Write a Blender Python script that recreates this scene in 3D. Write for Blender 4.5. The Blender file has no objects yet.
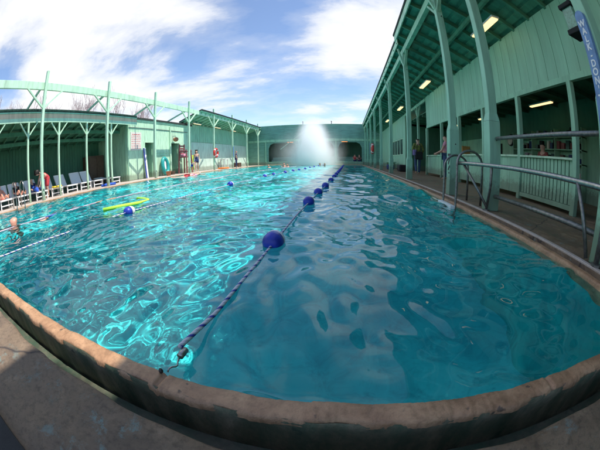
import bpy, bmesh, math, random
import numpy as np
from mathutils import Vector, Matrix
random.seed(7); rng = np.random.default_rng(11)
S = 1.15                      # measured units -> metres
R = math.radians
C = bpy.context.scene.collection
sc = bpy.context.scene

# ------------------------------------------------------------------ materials
def newmat(name):
    m = bpy.data.materials.new(name); m.use_nodes = True
    nt = m.node_tree; b = nt.nodes['Principled BSDF']
    return m, nt, b
def N(nt, t, **kw):
    n = nt.nodes.new(t)
    for k, v in kw.items():
        if k.startswith('i_'): n.inputs[k[2:].replace('_', ' ')].default_value = v
        else: setattr(n, k, v)
    return n
def ramp(nt, src, stops):
    r = nt.nodes.new('ShaderNodeValToRGB'); e = r.color_ramp.elements
    e[0].position, e[0].color = stops[0][0], (*stops[0][1], 1)
    e[1].position, e[1].color = stops[-1][0], (*stops[-1][1], 1)
    for p, c in stops[1:-1]:
        q = e.new(p); q.color = (*c, 1)
    nt.links.new(src, r.inputs[0]); return r
def mixc(nt, fac, a, b, mode='MIX'):
    m = nt.nodes.new('ShaderNodeMix'); m.data_type = 'RGBA'; m.blend_type = mode
    for k, s in ((0, fac), (6, a), (7, b)):
        if isinstance(s, (int, float)): m.inputs[k].default_value = s
        elif isinstance(s, tuple): m.inputs[k].default_value = (*s, 1)
        else: nt.links.new(s, m.inputs[k])
    return m.outputs[2]
def pos(nt, scale=(1, 1, 1)):
    g = nt.nodes.new('ShaderNodeNewGeometry'); mp = nt.nodes.new('ShaderNodeMapping')
    mp.inputs['Scale'].default_value = scale
    nt.links.new(g.outputs['Position'], mp.inputs['Vector']); return mp.outputs[0]
def noise(nt, vec, scale, detail=4, rough=.55, dist=0):
    n = N(nt, 'ShaderNodeTexNoise'); n.inputs['Scale'].default_value = scale
    n.inputs['Detail'].default_value = detail; n.inputs['Roughness'].default_value = rough
    n.inputs['Distortion'].default_value = dist
    nt.links.new(vec, n.inputs['Vector']); return n.outputs['Fac']
def bump(nt, b, h, strength=.3, dist=.01):
    n = N(nt, 'ShaderNodeBump'); n.inputs['Strength'].default_value = strength
    n.inputs['Distance'].default_value = dist
    nt.links.new(h, n.inputs['Height']); nt.links.new(n.outputs[0], b.inputs['Normal'])
def mul(c, k): return tuple(x * k for x in c)

def paint(name, col, rough=.5, wear=.35, streak=(6, 6, 1.2), under=(.30, .27, .20), lo=.70, dk=.35):
    """brush-painted timber: tonal drift, run-off streaks, small worn patches"""
    m, nt, b = newmat(name)
    n1 = noise(nt, pos(nt, streak), 1.0, 5, .6)
    base = ramp(nt, n1, [(.3, mul(col, lo)), (.5, mul(col, .95)), (.78, mul(col, 1.12))]).outputs[0]
    n2 = noise(nt, pos(nt), 14, 6, .7)
    chips = ramp(nt, n2, [(.66, (0, 0, 0)), (.72, (wear,) * 3)]).outputs[0]
    c = mixc(nt, chips, base, under)
    n3 = noise(nt, pos(nt, (1, 1, .35)), 1.7, 3)
    c = mixc(nt, ramp(nt, n3, [(.45, (0, 0, 0)), (.75, (dk,) * 3)]).outputs[0], c, mul(col, .55))
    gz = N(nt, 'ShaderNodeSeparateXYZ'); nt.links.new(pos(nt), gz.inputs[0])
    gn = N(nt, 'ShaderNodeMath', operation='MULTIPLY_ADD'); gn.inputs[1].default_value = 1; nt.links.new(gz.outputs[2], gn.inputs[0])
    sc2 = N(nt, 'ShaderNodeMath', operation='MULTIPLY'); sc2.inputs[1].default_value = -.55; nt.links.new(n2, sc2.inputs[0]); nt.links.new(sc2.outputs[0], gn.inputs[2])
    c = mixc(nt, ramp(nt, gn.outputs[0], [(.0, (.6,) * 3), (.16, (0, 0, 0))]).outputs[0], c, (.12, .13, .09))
    nt.links.new(c, b.inputs['Base Color'])
    rr = ramp(nt, n2, [(.3, (rough - .08,) * 3), (.8, (rough + .2,) * 3)]).outputs[0]
    nt.links.new(rr, b.inputs['Roughness'])
    bump(nt, b, noise(nt, pos(nt, (30, 30, 4)), 1, 4), .25, .004)
    return m
def plain(name, col, rough=.6, metal=0, var=.15, sc_=9, bmp=.15, **kw):
    m, nt, b = newmat(name)
    n1 = noise(nt, pos(nt), sc_, 5)
    c = ramp(nt, n1, [(.3, mul(col, 1 - var)), (.7, mul(col, 1 + var))]).outputs[0]
    nt.links.new(c, b.inputs['Base Color']); b.inputs['Roughness'].default_value = rough
    b.inputs['Metallic'].default_value = metal
    if bmp: bump(nt, b, noise(nt, pos(nt), sc_ * 4, 4), bmp, .003)
    return m
def emis(name, col, s):
    m, nt, b = newmat(name); b.inputs['Base Color'].default_value = (*col, 1)
    b.inputs['Emission Color'].default_value = (*col, 1); b.inputs['Emission Strength'].default_value = s
    return m

MINT = (.33, .61, .42)
M = {}
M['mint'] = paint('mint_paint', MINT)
M['mint_light'] = paint('mint_paint_sunlit_worn', (.56, .79, .56), wear=.5)  # mint lightened so the colour carries the washed-out sunlit side, plus worn chips
M['mint_sunlit'] = paint('sunlit_wall_tone', (.60, .76, .64), wear=.4)  # sunlight on the lower wall put into a paler colour, plus worn chips
M['mint_board'] = paint('mint_board_paint', (.33, .60, .42), streak=(5, 5, .7), lo=.84, dk=.15)
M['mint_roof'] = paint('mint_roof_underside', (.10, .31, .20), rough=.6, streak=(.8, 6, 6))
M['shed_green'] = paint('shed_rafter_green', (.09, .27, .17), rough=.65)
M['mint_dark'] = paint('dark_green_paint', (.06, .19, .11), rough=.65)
M['far_green'] = paint('far_green_paint', (.17, .38, .29), streak=(1, 6, 6))
M['shingle'] = plain('black_shingle_edge', (.035, .04, .035), .9, var=.5, sc_=20, bmp=.6)
M['tar_green'] = plain('dark_green_roofing', (.05, .085, .06), .9, 0, .5, 12, .6)
M['rust_board'] = paint('weathered_tan_board', (.80, .56, .38), wear=.6)
M['steel'] = plain('brushed_steel', (.38, .375, .35), .38, 1, .25, 30, .2)
M['steel_dull'] = plain('dull_galvanised_steel', (.24, .235, .22), .48, .9, .3, 25, .3)
M['brass'] = plain('dark_iron', (.06, .06, .06), .5, .6)
M['white'] = plain('white_plastic', (.78, .78, .76), .4, 0, .05)
M['mesh_white'] = plain('lounger_mesh_fabric', (.80, .80, .80), .8, 0, .1, 40)
M['blue'] = plain('blue_plastic', (.018, .04, .38), .42, 0, .35, 14)
M['sign_blue'] = plain('blue_sign_paint', (.13, .25, .46), .45, 0, .2, 12)
M['red'] = plain('lifebuoy_red', (.68, .04, .03), .45, 0, .12)
M['red_paint'] = plain('faded_red_timber_paint', (.26, .075, .08), .6, 0, .3)
M['orange'] = plain('orange_plastic', (.85, .22, .03), .4)
M['noodle'] = plain('lime_foam', (.42, .85, .06), .7, 0, .08, 30)
M['brown_wood'] = plain('brown_varnished_wood', (.10, .055, .035), .45, 0, .3)
M['black'] = plain('black_fabric', (.012, .012, .014), .8)
M['rubber'] = plain('black_rubber', (.01, .01, .01), .75, 0, .3, 30, .5)
M['navy'] = plain('navy_fabric', (.02, .035, .13), .85)
M['denim'] = plain('blue_denim', (.05, .085, .17), .9)
M['skin'] = plain('skin', (.62, .36, .26), .5, 0, .08, 12, .05)
M['skin_red'] = plain('sunburnt_skin', (.70, .32, .22), .45, 0, .1, 12, .05)
M['hair_dark'] = plain('dark_hair', (.02, .014, .01), .6, 0, .3, 50)
M['hair_brown'] = plain('brown_hair', (.10, .05, .03), .6, 0, .3, 50)
M['red_cloth'] = plain('red_fabric', (.55, .05, .06), .8)
M['pink_cloth'] = plain('pink_fabric', (.75, .32, .42), .8)
M['blue_cloth'] = plain('blue_towel', (.03, .10, .50), .95, 0, .2, 30, .5)
M['green_cloth'] = plain('yellow_green_towel', (.36, .48, .06), .95, 0, .3, 8, .5)
M['yellow_cloth'] = plain('yellow_fabric', (.75, .55, .04), .9)
M['olive_cloth'] = plain('olive_yellow_jacket', (.17, .20, .05), .9, 0, .6, 7)
M['dim_red'] = plain('faded_red_top', (.30, .07, .06), .85)
M['teal_plastic'] = plain('teal_plastic', (.02, .30, .28), .35)
M['glass_dark'] = plain('dark_window_glass', (.03, .05, .05), .12, 0, .3, 4, 0)
M['trunk'] = plain('bare_tree_bark', (.52, .43, .42), .9, 0, .2)
M['red_tube'] = emis('orange_heater_glow', (1, .30, .04), 1.6)
M['tube'] = emis('fluorescent_tube_warm', (1, .72, .34), 1.25)
M['tube_dim'] = emis('fluorescent_tube_diffuser', (.95, .72, .40), .8)
M['terracotta'] = plain('terracotta', (.38, .15, .08), .8)
M['paper'] = plain('sign_paper', (.72, .66, .60), .7, 0, .05)
M['sign_red'] = plain('sign_red_ink', (.62, .12, .12), .7)
M['numeral'] = plain('black_numeral_paint', (.01, .01, .012), .5)
M['float_white'] = plain('float_white', (.75, .76, .78), .35, 0, .06)

def mat_deck():
    m, nt, b = newmat('worn_painted_concrete')
    p = pos(nt)
    big = noise(nt, p, 1.6, 5, .6, .4); fine = noise(nt, p, 38, 10, .8)
    mid = noise(nt, p, 6, 6, .65, .6)
    c = ramp(nt, mid, [(.25, (.10, .060, .033)), (.40, (.20, .130, .076)), (.56, (.27, .185, .112)), (.78, (.42, .30, .195))]).outputs[0]
    c = mixc(nt, ramp(nt, big, [(.4, (0, 0, 0)), (.7, (.55,) * 3)]).outputs[0], c, (.13, .10, .085))
    c = mixc(nt, ramp(nt, fine, [(.36, (.6,) * 3), (.52, (0, 0, 0))]).outputs[0], c, (.05, .035, .022))
    # flakes of old turquoise paint
    fl = noise(nt, p, 9, 10, .82, .2); zone = noise(nt, pos(nt, (1.3, 2, 1)), 1.4, 3)
    mm = N(nt, 'ShaderNodeMath', operation='MULTIPLY')
    nt.links.new(ramp(nt, fl, [(.53, (0, 0, 0)), (.60, (1, 1, 1))]).outputs[0], mm.inputs[0])
    nt.links.new(ramp(nt, zone, [(.50, (0, 0, 0)), (.66, (.6, .6, .6))]).outputs[0], mm.inputs[1])
    c = mixc(nt, mm.outputs[0], c, (.20, .37, .36))
    vo = N(nt, 'ShaderNodeTexVoronoi', feature='DISTANCE_TO_EDGE'); vo.inputs['Scale'].default_value = .62
    mv = N(nt, 'ShaderNodeMix'); mv.data_type = 'VECTOR'; mv.inputs[0].default_value = .10
    nz = N(nt, 'ShaderNodeTexNoise'); nz.inputs['Scale'].default_value = 5; nt.links.new(p, nz.inputs['Vector'])
    nt.links.new(p, mv.inputs[4]); nt.links.new(nz.outputs['Color'], mv.inputs[5]); nt.links.new(mv.outputs[1], vo.inputs['Vector'])
    cr = ramp(nt, vo.outputs['Distance'], [(.0, (1, 1, 1)), (.006, (0, 0, 0))]).outputs[0]
    c = mixc(nt, cr, c, (.04, .03, .03))
    nt.links.new(c, b.inputs['Base Color'])
    nt.links.new(ramp(nt, mid, [(.3, (.38,) * 3), (.6, (.8,) * 3)]).outputs[0], b.inputs['Roughness'])
    ad = N(nt, 'ShaderNodeMath', operation='ADD'); nt.links.new(fine, ad.inputs[0]); nt.links.new(fl, ad.inputs[1])
    bump(nt, b, ad.outputs[0], .8, .008)
    return m
M['deck'] = mat_deck()
def mat_coping(name, cols, moss=0):
    m, nt, b = newmat(name)
    p = pos(nt)
    a = noise(nt, p, 7, 8, .7, .5); f = noise(nt, p, 45, 6, .7)
    c = ramp(nt, a, [(.25, cols[0]), (.45, cols[1]), (.62, cols[2]), (.8, cols[3])]).outputs[0]
    c = mixc(nt, ramp(nt, f, [(.30, (.45,) * 3), (.52, (0, 0, 0))]).outputs[0], c, mul(cols[0], .7))
    spots = noise(nt, p, 16, 3, .5)
    c = mixc(nt, ramp(nt, spots, [(.68, (0, 0, 0)), (.72, (.7,) * 3)]).outputs[0], c, (.03, .03, .03))
    if moss:
        g = noise(nt, pos(nt, (6, 6, 2)), 1.6, 6, .7)
        c = mixc(nt, ramp(nt, g, [(.35, (0, 0, 0)), (.6, (moss,) * 3)]).outputs[0], c, (.03, .085, .05))
    nt.links.new(c, b.inputs['Base Color'])
    nt.links.new(ramp(nt, a, [(.3, (.32,) * 3), (.7, (.65,) * 3)]).outputs[0], b.inputs['Roughness'])
    ad = N(nt, 'ShaderNodeMath', operation='ADD'); nt.links.new(a, ad.inputs[0]); nt.links.new(f, ad.inputs[1])
    bump(nt, b, ad.outputs[0], .6, .006)
    return m
M['coping'] = mat_coping('tan_concrete_coping', [(.20, .105, .055), (.37, .20, .105), (.50, .29, .16), (.62, .42, .26)])
M['gutter'] = mat_coping('mossy_gutter_concrete', [(.06, .055, .04), (.11, .10, .07), (.16, .14, .10), (.24, .19, .13)], .7)
M['moss'] = mat_coping('mossy_coping_face', [(.10, .085, .055), (.22, .18, .11), (.32, .25, .16), (.44, .32, .21)], .75)
M['pale_deck'] = mat_coping('sun_bleached_deck_concrete', [(.38, .30, .25), (.50, .42, .36), (.56, .48, .42), (.62, .54, .47)])

def mat_basin():
    m, nt, b = newmat('turquoise_pool_plaster')
    p = pos(nt)
    a = noise(nt, p, .7, 6, .6, .5); f = noise(nt, pos(nt, (1, 1, .4)), 4, 7, .7)
    c = ramp(nt, a, [(.3, (.012, .40, .43)), (.55, (.038, .61, .60)), (.75, (.13, .76, .72))]).outputs[0]
    c = mixc(nt, ramp(nt, f, [(.35, (.5,) * 3), (.55, (0, 0, 0))]).outputs[0], c, (.006, .20, .26))
    nt.links.new(c, b.inputs['Base Color']); b.inputs['Roughness'].default_value = .8
    return m
M['basin'] = mat_basin()
def mat_water():
    m, nt, b = newmat('pool_water_surface')
    b.inputs['Base Color'].default_value = (.60, .95, 1.0, 1)
    b.inputs['Transmission Weight'].default_value = 1; b.inputs['IOR'].default_value = 1.33
    b.inputs['Roughness'].default_value = 0
    return m
M['water'] = mat_water()
def mat_rope():
    m, nt, b = newmat('blue_white_twisted_rope')
    uv = N(nt, 'ShaderNodeUVMap'); sp = N(nt, 'ShaderNodeSeparateXYZ'); nt.links.new(uv.outputs[0], sp.inputs[0])
    ad = N(nt, 'ShaderNodeMath', operation='ADD'); nt.links.new(sp.outputs[0], ad.inputs[0]); nt.links.new(sp.outputs[1], ad.inputs[1])
    fr = N(nt, 'ShaderNodeMath', operation='FRACT'); nt.links.new(ad.outputs[0], fr.inputs[0])
    c = ramp(nt, fr.outputs[0], [(.0, (.02, .04, .33)), (.20, (.02, .04, .33)), (.26, (.60, .60, .64)), (.96, (.60, .60, .64)), (1, (.02, .04, .33))]).outputs[0]
    nt.links.new(c, b.inputs['Base Color']); b.inputs['Roughness'].default_value = .7
    m3 = N(nt, 'ShaderNodeMath', operation='MULTIPLY'); m3.inputs[1].default_value = 3; nt.links.new(ad.outputs[0], m3.inputs[0])
    f3 = N(nt, 'ShaderNodeMath', operation='PINGPONG'); f3.inputs[1].default_value = .5; nt.links.new(m3.outputs[0], f3.inputs[0])
    bump(nt, b, f3.outputs[0], .8, .004)
    return m
M['rope'] = mat_rope()
M['rope_blue'] = plain('faded_blue_sleeve', (.06, .10, .36), .7)
M['rope_tan'] = plain('faded_tan_sleeve', (.45, .26, .16), .7)
M['rope_dull'] = plain('faded_rope', (.42, .36, .42), .8, 0, .6, 3)

# ------------------------------------------------------------------ mesh builder
class MB:
    def __init__(s): s.v = []; s.f = []; s.uv = None
    def add(s, vs, fs):
        o = len(s.v); s.v += [tuple(p) for p in vs]; s.f += [tuple(i + o for i in f) for f in fs]; return s
    def box(s, x0, x1, y0, y1, z0, z1):
        v = [(x, y, z) for z in (z0, z1) for y in (y0, y1) for x in (x0, x1)]
        return s.add(v, [(0, 2, 3, 1), (4, 5, 7, 6), (0, 1, 5, 4), (2, 6, 7, 3), (0, 4, 6, 2), (1, 3, 7, 5)])
    def bar(s, p, q, w, h, up=(0, 0, 1)):
        p, q = Vector(p), Vector(q); d = (q - p).normalized(); u = Vector(up)
        if abs(d.dot(u)) > .98: u = Vector((0, 1, 0))
        a = d.cross(u).normalized() * (w / 2); b = a.cross(d).normalized() * (h / 2)
        v = [p - a - b, p + a - b, p + a + b, p - a + b, q - a - b, q + a - b, q + a + b, q - a + b]
        return s.add(v, [(0, 3, 2, 1), (4, 5, 6, 7), (0, 1, 5, 4), (1, 2, 6, 5), (2, 3, 7, 6), (3, 0, 4, 7)])
    def tube(s, pts, r, n=10, cap=True, uvtwist=0):
        pts = [Vector(p) for p in pts]; rs = r if isinstance(r, (list, tuple)) else [r] * len(pts)
        rings = []; prev = None; base = len(s.v)
        for i, p in enumerate(pts):
            d = (pts[min(i + 1, len(pts) - 1)] - pts[max(i - 1, 0)]).normalized()
            if prev is None:
                u = Vector((0, 0, 1)) if abs(d.z) < .9 else Vector((1, 0, 0))
                a = d.cross(u).normalized()
            else: a = (prev - d * prev.dot(d)).normalized()
            prev = a; b = d.cross(a)
            rings.append([p + (a * math.cos(t) + b * math.sin(t)) * rs[i] for t in [2 * math.pi * k / n for k in range(n)]])
        v = [q for g in rings for q in g]; f = []
        for i in range(len(pts) - 1):
            for k in range(n):
                f.append((i * n + k, i * n + (k + 1) % n, (i + 1) * n + (k + 1) % n, (i + 1) * n + k))
        if cap: f.append(tuple(range(n))[::-1]); f.append(tuple((len(pts) - 1) * n + k for k in range(n)))
        return s.add(v, f)
    def lathe(s, prof, c, axis='z', n=24):
        c = Vector(c); v = []; f = []
        for (r, h) in prof:
            for k in range(n):
                t = 2 * math.pi * k / n; a, b = r * math.cos(t), r * math.sin(t)
                v.append(c + Vector({'z': (a, b, h), 'y': (a, h, b), 'x': (h, a, b)}[axis]))
        for i in range(len(prof) - 1):
            for k in range(n): f.append((i * n + k, i * n + (k + 1) % n, (i + 1) * n + (k + 1) % n, (i + 1) * n + k))
        f.append(tuple(range(n))[::-1]); f.append(tuple((len(prof) - 1) * n + k for k in range(n)))
        return s.add(v, f)
    def prism(s, poly, axis, a0, a1):
        """polygon in the plane perpendicular to axis, extruded a0..a1"""
        def P(u, w, a): return {'x': (a, u, w), 'y': (u, a, w), 'z': (u, w, a)}[axis]
        n = len(poly); v = [P(u, w, a0) for u, w in poly] + [P(u, w, a1) for u, w in poly]
        return s.add(v, [tuple(range(n)), tuple(range(2 * n - 1, n - 1, -1))] + [(i, n + i, n + (i + 1) % n, (i + 1) % n) for i in range(n)])
    def build(s, name, mat, parent=None, smooth=False, bevel=0, subd=0, recalc=True):
        me = bpy.data.meshes.new(name)
        if parent is None:
            a = np.array(s.v); o3 = np.array([(a[:, 0].min() + a[:, 0].max()) / 2, (a[:, 1].min() + a[:, 1].max()) / 2, a[:, 2].min()])
        else: o3 = np.array(parent['_o'])
        me.from_pydata([tuple(float(q) for q in (np.array(p) - o3) * S) for p in s.v], [], s.f)
        if recalc:
            bm = bmesh.new(); bm.from_mesh(me); bmesh.ops.recalc_face_normals(bm, faces=bm.faces); bm.to_mesh(me); bm.free()
        if smooth: me.polygons.foreach_set('use_smooth', [True] * len(me.polygons))
        me.materials.append(mat); me.update()
        ob = bpy.data.objects.new(name, me); C.objects.link(ob)
        if parent is None: ob.location = tuple(o3 * S)
        else: ob.parent = parent
        ob['_o'] = [float(q) for q in o3]
        if bevel:
            md = ob.modifiers.new('bevel', 'BEVEL'); md.width = bevel; md.segments = 2; md.limit_method = 'ANGLE'
        if subd:
            md = ob.modifiers.new('subd', 'SUBSURF'); md.levels = subd; md.render_levels = subd
        return ob
def thing(name, label, cat, loc, group=None):
    o = bpy.data.objects.new(name, None); C.objects.link(o)
    o.location = Vector(loc) * S; o['label'] = label; o['category'] = cat; o['_o'] = tuple(loc)
    o.empty_display_size = .1
    if group: o['group'] = group
    return o
def tag(o, label, cat, group=None):
    o['label'] = label; o['category'] = cat
    if group: o['group'] = group
    return o
def struct(o): o['kind'] = 'structure'; return o
def copy_tree(o, parent=None):
    c = o.copy(); C.objects.link(c)
    if parent is not None: c.parent = parent
    for ch in list(o.children): copy_tree(ch, c)
    return c
def place(o, loc, rz=0):
    o.location = Vector(loc) * S; o.rotation_euler[2] = rz; return o
def boards(mb, axis, plane, a0, a1, z0, z1, out, pitch=.2, gap=.008, th=.02, jitter=.003):
    """vertical boards on a wall: axis 'y' = wall runs along y at x=plane; out = +1/-1 outward side"""
    a = a0
    while a < a1 - .01:
        b = min(a + pitch, a1); j = random.uniform(0, jitter)
        p0, p1 = sorted((plane, plane + out * (th + j)))
        if axis == 'y': mb.box(p0, p1, a + gap / 2, b - gap / 2, z0, z1)
        else: mb.box(a + gap / 2, b - gap / 2, p0, p1, z0, z1)
        a = b
def hboards(mb, plane, x0, x1, z0, z1, pitch=.18, th=.02, lap=.012):
    z = z0
    while z < z1 - .01:
        t = min(z + pitch, z1)
        mb.prism([(plane, z + .004), (plane - th - lap, z + .004), (plane - th + .004, t - .002), (plane, t - .002)], 'x', x0, x1); z = t
def text_mesh(name, s, size, mat, parent, loc, rot, depth=.004):
    cu = bpy.data.curves.new('t', 'FONT'); cu.body = s; cu.size = size * S; cu.extrude = depth; cu.offset = .0035 * size * S / .1; cu.align_x = 'CENTER'; cu.align_y = 'CENTER'
    t = bpy.data.objects.new('t', cu); C.objects.link(t); bpy.context.view_layer.update()
    me = bpy.data.meshes.new_from_object(t); bpy.data.objects.remove(t); me.name = name
    me.materials.clear(); me.materials.append(mat)
    o = bpy.data.objects.new(name, me); C.objects.link(o); o.parent = parent
    o.location = (Vector(loc) - Vector(parent['_o'])) * S; o.rotation_euler = rot; o['_o'] = tuple(loc)
    return o

# ------------------------------------------------------------------ key planes (pool coordinates)
XR, XL, Y0, YF = 1.456, -9.11, .419, 29.72
WZ = -.030
# ------------------------------------------------------------------ ground, decks, basin
g = MB(); B = 900
for (a, b, c, d) in ((-B, B, -B, -5.0), (-B, B, 34, B), (-B, -14, -5.0, 34), (8, B, -5.0, 34)):
    g.add([(a, c, -.02), (b, c, -.02), (b, d, -.02), (a, d, -.02)], [(0, 1, 2, 3)])
M['ground'] = plain('dry_valley_ground', (.22, .19, .14), .95, 0, .3, .2, .3)
struct(g.build('ground', M['ground']))
CW, GW = .062, .10      # coping width, gutter width
def ring(mb, o0, o1, z0, z1):
    """rectangular ring around the pool between offsets o0..o1 from the water edge"""
    a = (XL - o1, XR + o1, Y0 - o1, YF + o1); i = (XL - o0, XR + o0, Y0 - o0, YF + o0)
    mb.box(a[0], a[1], a[2], i[2], z0, z1); mb.box(a[0], a[1], i[3], a[3], z0, z1)
    mb.box(a[0], i[0], i[2], i[3], z0, z1); mb.box(i[1], a[1], i[2], i[3], z0, z1)
# coping: hand-formed lip, slightly uneven, in cast lengths
def coping():
    mb = MB(); prof = [(-.006, -.16), (-.005, -.014), (.001, -.003), (.012, .0), (.046, .002), (CW - .005, -.001), (CW, -.008), (CW + .001, -.024)]
    def run(p0, p1, nrm, step):
        p0, p1, nrm = Vector(p0), Vector(p1), Vector(nrm); L = (p1 - p0).length; n = max(2, int(L / step)); off = random.random() * 99
        rows = []
        for i in range(n + 1):
            t = i / n; s = t * L + off; rows.append([])
            seg = (s % 1.02); jd = -.011 * math.exp(-(seg / .007) ** 2) - .011 * math.exp(-((seg - 1.02) / .007) ** 2) + .0045 * (((int(t * L / 1.02 + off) * 7919) % 5) / 4 - .5)
            w = .0045 * max(0, math.sin(s * 3.3) * math.sin(s * 13.1) - .45) * -4 * .35 + .0022 * math.sin(s * 9.1) + .002 * math.sin(s * 23.7 + 1) + .0015 * math.sin(s * 51) + random.uniform(-.0008, .0008)
            w2 = .002 * math.sin(s * 7.3 + 2) + .0015 * math.sin(s * 31) + random.uniform(-.0008, .0008)
            for k, (o, z) in enumerate(prof):
                mv = (k > 3); top = 1 if z > -.1 else 0
                rows[-1].append(p0.lerp(p1, t) + nrm * (o + (w * 1.6 if mv else w * .6) * top) + Vector((0, 0, z + (w2 + jd) * top)))
        o = [q for r_ in rows for q in r_]; m = len(prof)
        mb.add(o, [(i * m + k, i * m + k + 1, (i + 1) * m + k + 1, (i + 1) * m + k) for i in range(n) for k in range(m - 1)])
    run((XL - CW, Y0, 0), (XR + CW, Y0, 0), (0, -1, 0), .006)
    run((XR, Y0 + .001, 0), (XR, YF - .001, 0), (1, 0, 0), .03)
    run((XL, Y0 + .001, 0), (XL, YF - .001, 0), (-1, 0, 0), .08)
    run((XL - CW, YF, 0), (XR + CW, YF, 0), (0, 1, 0), .15)
    return mb
struct(coping().build('pool_coping', M['coping'], smooth=True))
of = MB()
def ring_faces(mb, o, z0, z1):
    a = (XL - o, XR + o, Y0 - o, YF + o)
    n = 700; xs = np.linspace(a[0], a[1], n); v = []
    for x in xs:
        e = .002 * math.sin(x * 31) + .0015 * math.sin(x * 67 + 1)
        for kk, z in enumerate((z1, z1 - .012, z1 - .05, z0)): v.append((x, a[2] + (.001, -.003, .002, .004)[kk] + e, z))
    mb.add(v, [(i * 4 + k, (i + 1) * 4 + k, (i + 1) * 4 + k + 1, i * 4 + k + 1) for i in range(n - 1) for k in range(3)])
    mb.add([(a[1], a[2], z0), (a[1], a[3], z0), (a[1], a[3], z1), (a[1], a[2], z1)], [(0, 1, 2, 3)]); mb.add([(a[0], a[2], z0), (a[0], a[3], z0), (a[0], a[3], z1), (a[0], a[2], z1)], [(0, 1, 2, 3)])
ring_faces(of, CW - .003, -.30, -.005)
struct(of.build('coping_outer_face', M['moss'], smooth=True))
gm = MB(); ring(gm, CW + .006, CW + GW, -.36, -.15)
struct(gm.build('pool_gutter', M['gutter']))
# near deck with broken inner edge
def deck_near():
    mb = MB(); n = 420; x0, x1 = -12.5, 6.6; rows = []
    ye = Y0 - CW - GW
    for i in range(n + 1):
        x = x0 + (x1 - x0) * i / n
        e = .005 * math.sin(x * 8) + .004 * math.sin(x * 21 + 2) + random.uniform(-.002, .002)
        rows += [(x, -5.0, .0), (x, -.6, .0), (x, ye - .03 + e, .0), (x, ye - .008 + e, -.004), (x, ye + e, -.016), (x, ye + .002 + e, -.05)]
    mb.add(rows, [(i * 6 + k, (i + 1) * 6 + k, (i + 1) * 6 + k + 1, i * 6 + k + 1) for i in range(n) for k in range(5)])
    return mb
struct(deck_near().build('pool_deck', M['deck'], smooth=True))
d = MB(); d.box(-12.5, 6.6, Y0 - CW - GW - .05, Y0 - CW - GW - .004, -.36, -.045)
struct(d.build('deck_edge_face', M['gutter']))
XD = XR + CW + GW
d = MB(); d.box(XD, 6.6, Y0 - CW - GW + .02, 34, -.3, -.001)
struct(d.build('covered_walkway_deck', M['deck'], bevel=.006))
d = MB(); d.box(XD + .002, XD + .05, Y0 - CW - GW + .021, YF + .2, -.1, .012)
struct(d.build('walkway_kerb', M['pale_deck'], bevel=.006))
d = MB(); d.box(-14, XL - CW - GW, Y0 - CW - GW + .02, 34, -.3, -.001)
struct(d.build('sunny_side_deck', M['pale_deck'], bevel=.006))
d = MB(); d.box(XL - CW - GW + .001, XD - .001, YF + CW + GW, 34, -.3, -.002)
struct(d.build('far_deck', M['pale_deck']))
# basin
ZB = -1.75
b = MB()
b.add([(XL, Y0, ZB), (XR, Y0, ZB), (XR, YF, ZB), (XL, YF, ZB), (XL, Y0, -.06), (XR, Y0, -.06), (XR, YF, -.06), (XL, YF, -.06)],
      [(0, 1, 2, 3), (0, 4, 5, 1), (1, 5, 6, 2), (2, 6, 7, 3), (3, 7, 4, 0)])
basin = struct(b.build('pool_basin', M['basin'], recalc=False))
for p in basin.data.polygons: pass
# water surface: wind ripples as real waves
def water():
    xs = [XR + .002]; st = .017
    while xs[-1] > XL: xs.append(xs[-1] - st); st = min(st * (1.0 if xs[-1] > -1.6 else 1.006), .06)
    xs[-1] = XL - .002; xs = np.array(xs[::-1])
    ys = [Y0 - .002]; st = .016
    while ys[-1] < YF: ys.append(ys[-1] + st); st = min(st * 1.0055, .16)
    ys[-1] = YF + .002; ys = np.array(ys)
    X, Y = np.meshgrid(xs, ys); Z = np.zeros_like(X)
    W = []
    for k in range(120):
        lam = .11 * (1.7 / .11) ** (rng.random() ** 1.15); th = rng.normal(.6, .95)
        amp = .0031 * (lam / 1.0) ** .98; W.append((lam, th, amp, rng.random() * 6.28))
    for k in range(60):
        lam = .065 * (.22 / .065) ** rng.random(); W.append((lam, rng.normal(.6, 1.2), .0025 * lam, rng.random() * 6.28))
    wx = .12 * np.sin(1.7 * Y + .9 * X) + .1 * np.sin(2.9 * X - 1.1 * Y + 2); wy = .12 * np.sin(1.9 * X - .7 * Y + 1) + .08 * np.sin(3.3 * Y + 1.3 * X)
    for lam, th, amp, ph in W:
        k = 2 * math.pi / lam
        fade = np.clip(lam / (2.2 * np.maximum(np.gradient(ys)[:, None], np.gradient(xs)[None, :])) - 1, 0, 1)
        Z += fade * amp * np.sin(k * ((X + wx) * math.cos(th) + (Y + wy) * math.sin(th)) + ph)
    patch = .75 + .35 * np.sin(.9 * X + .4 * Y) * np.sin(.5 * Y - .6 * X + 1)
    Z = WZ + Z * patch
    calm = np.clip((np.minimum(np.minimum(X - XL, XR - X), Y - Y0)) / .05, .25, 1); Z = WZ + (Z - WZ) * calm
    nx, ny = len(xs), len(ys); v = np.stack([X, Y, Z], -1).reshape(-1, 3) * S
    i = np.arange((ny - 1) * (nx - 1)); r, c = i // (nx - 1), i % (nx - 1); a = r * nx + c
    me = bpy.data.meshes.new('water'); me.from_pydata(v.tolist(), [], np.stack([a, a + 1, a + nx + 1, a + nx], -1).tolist())
    me.polygons.foreach_set('use_smooth', [True] * len(me.polygons)); me.materials.append(M['water'])
    o = bpy.data.objects.new('water', me); C.objects.link(o); return o
wat = struct(water())

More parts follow.
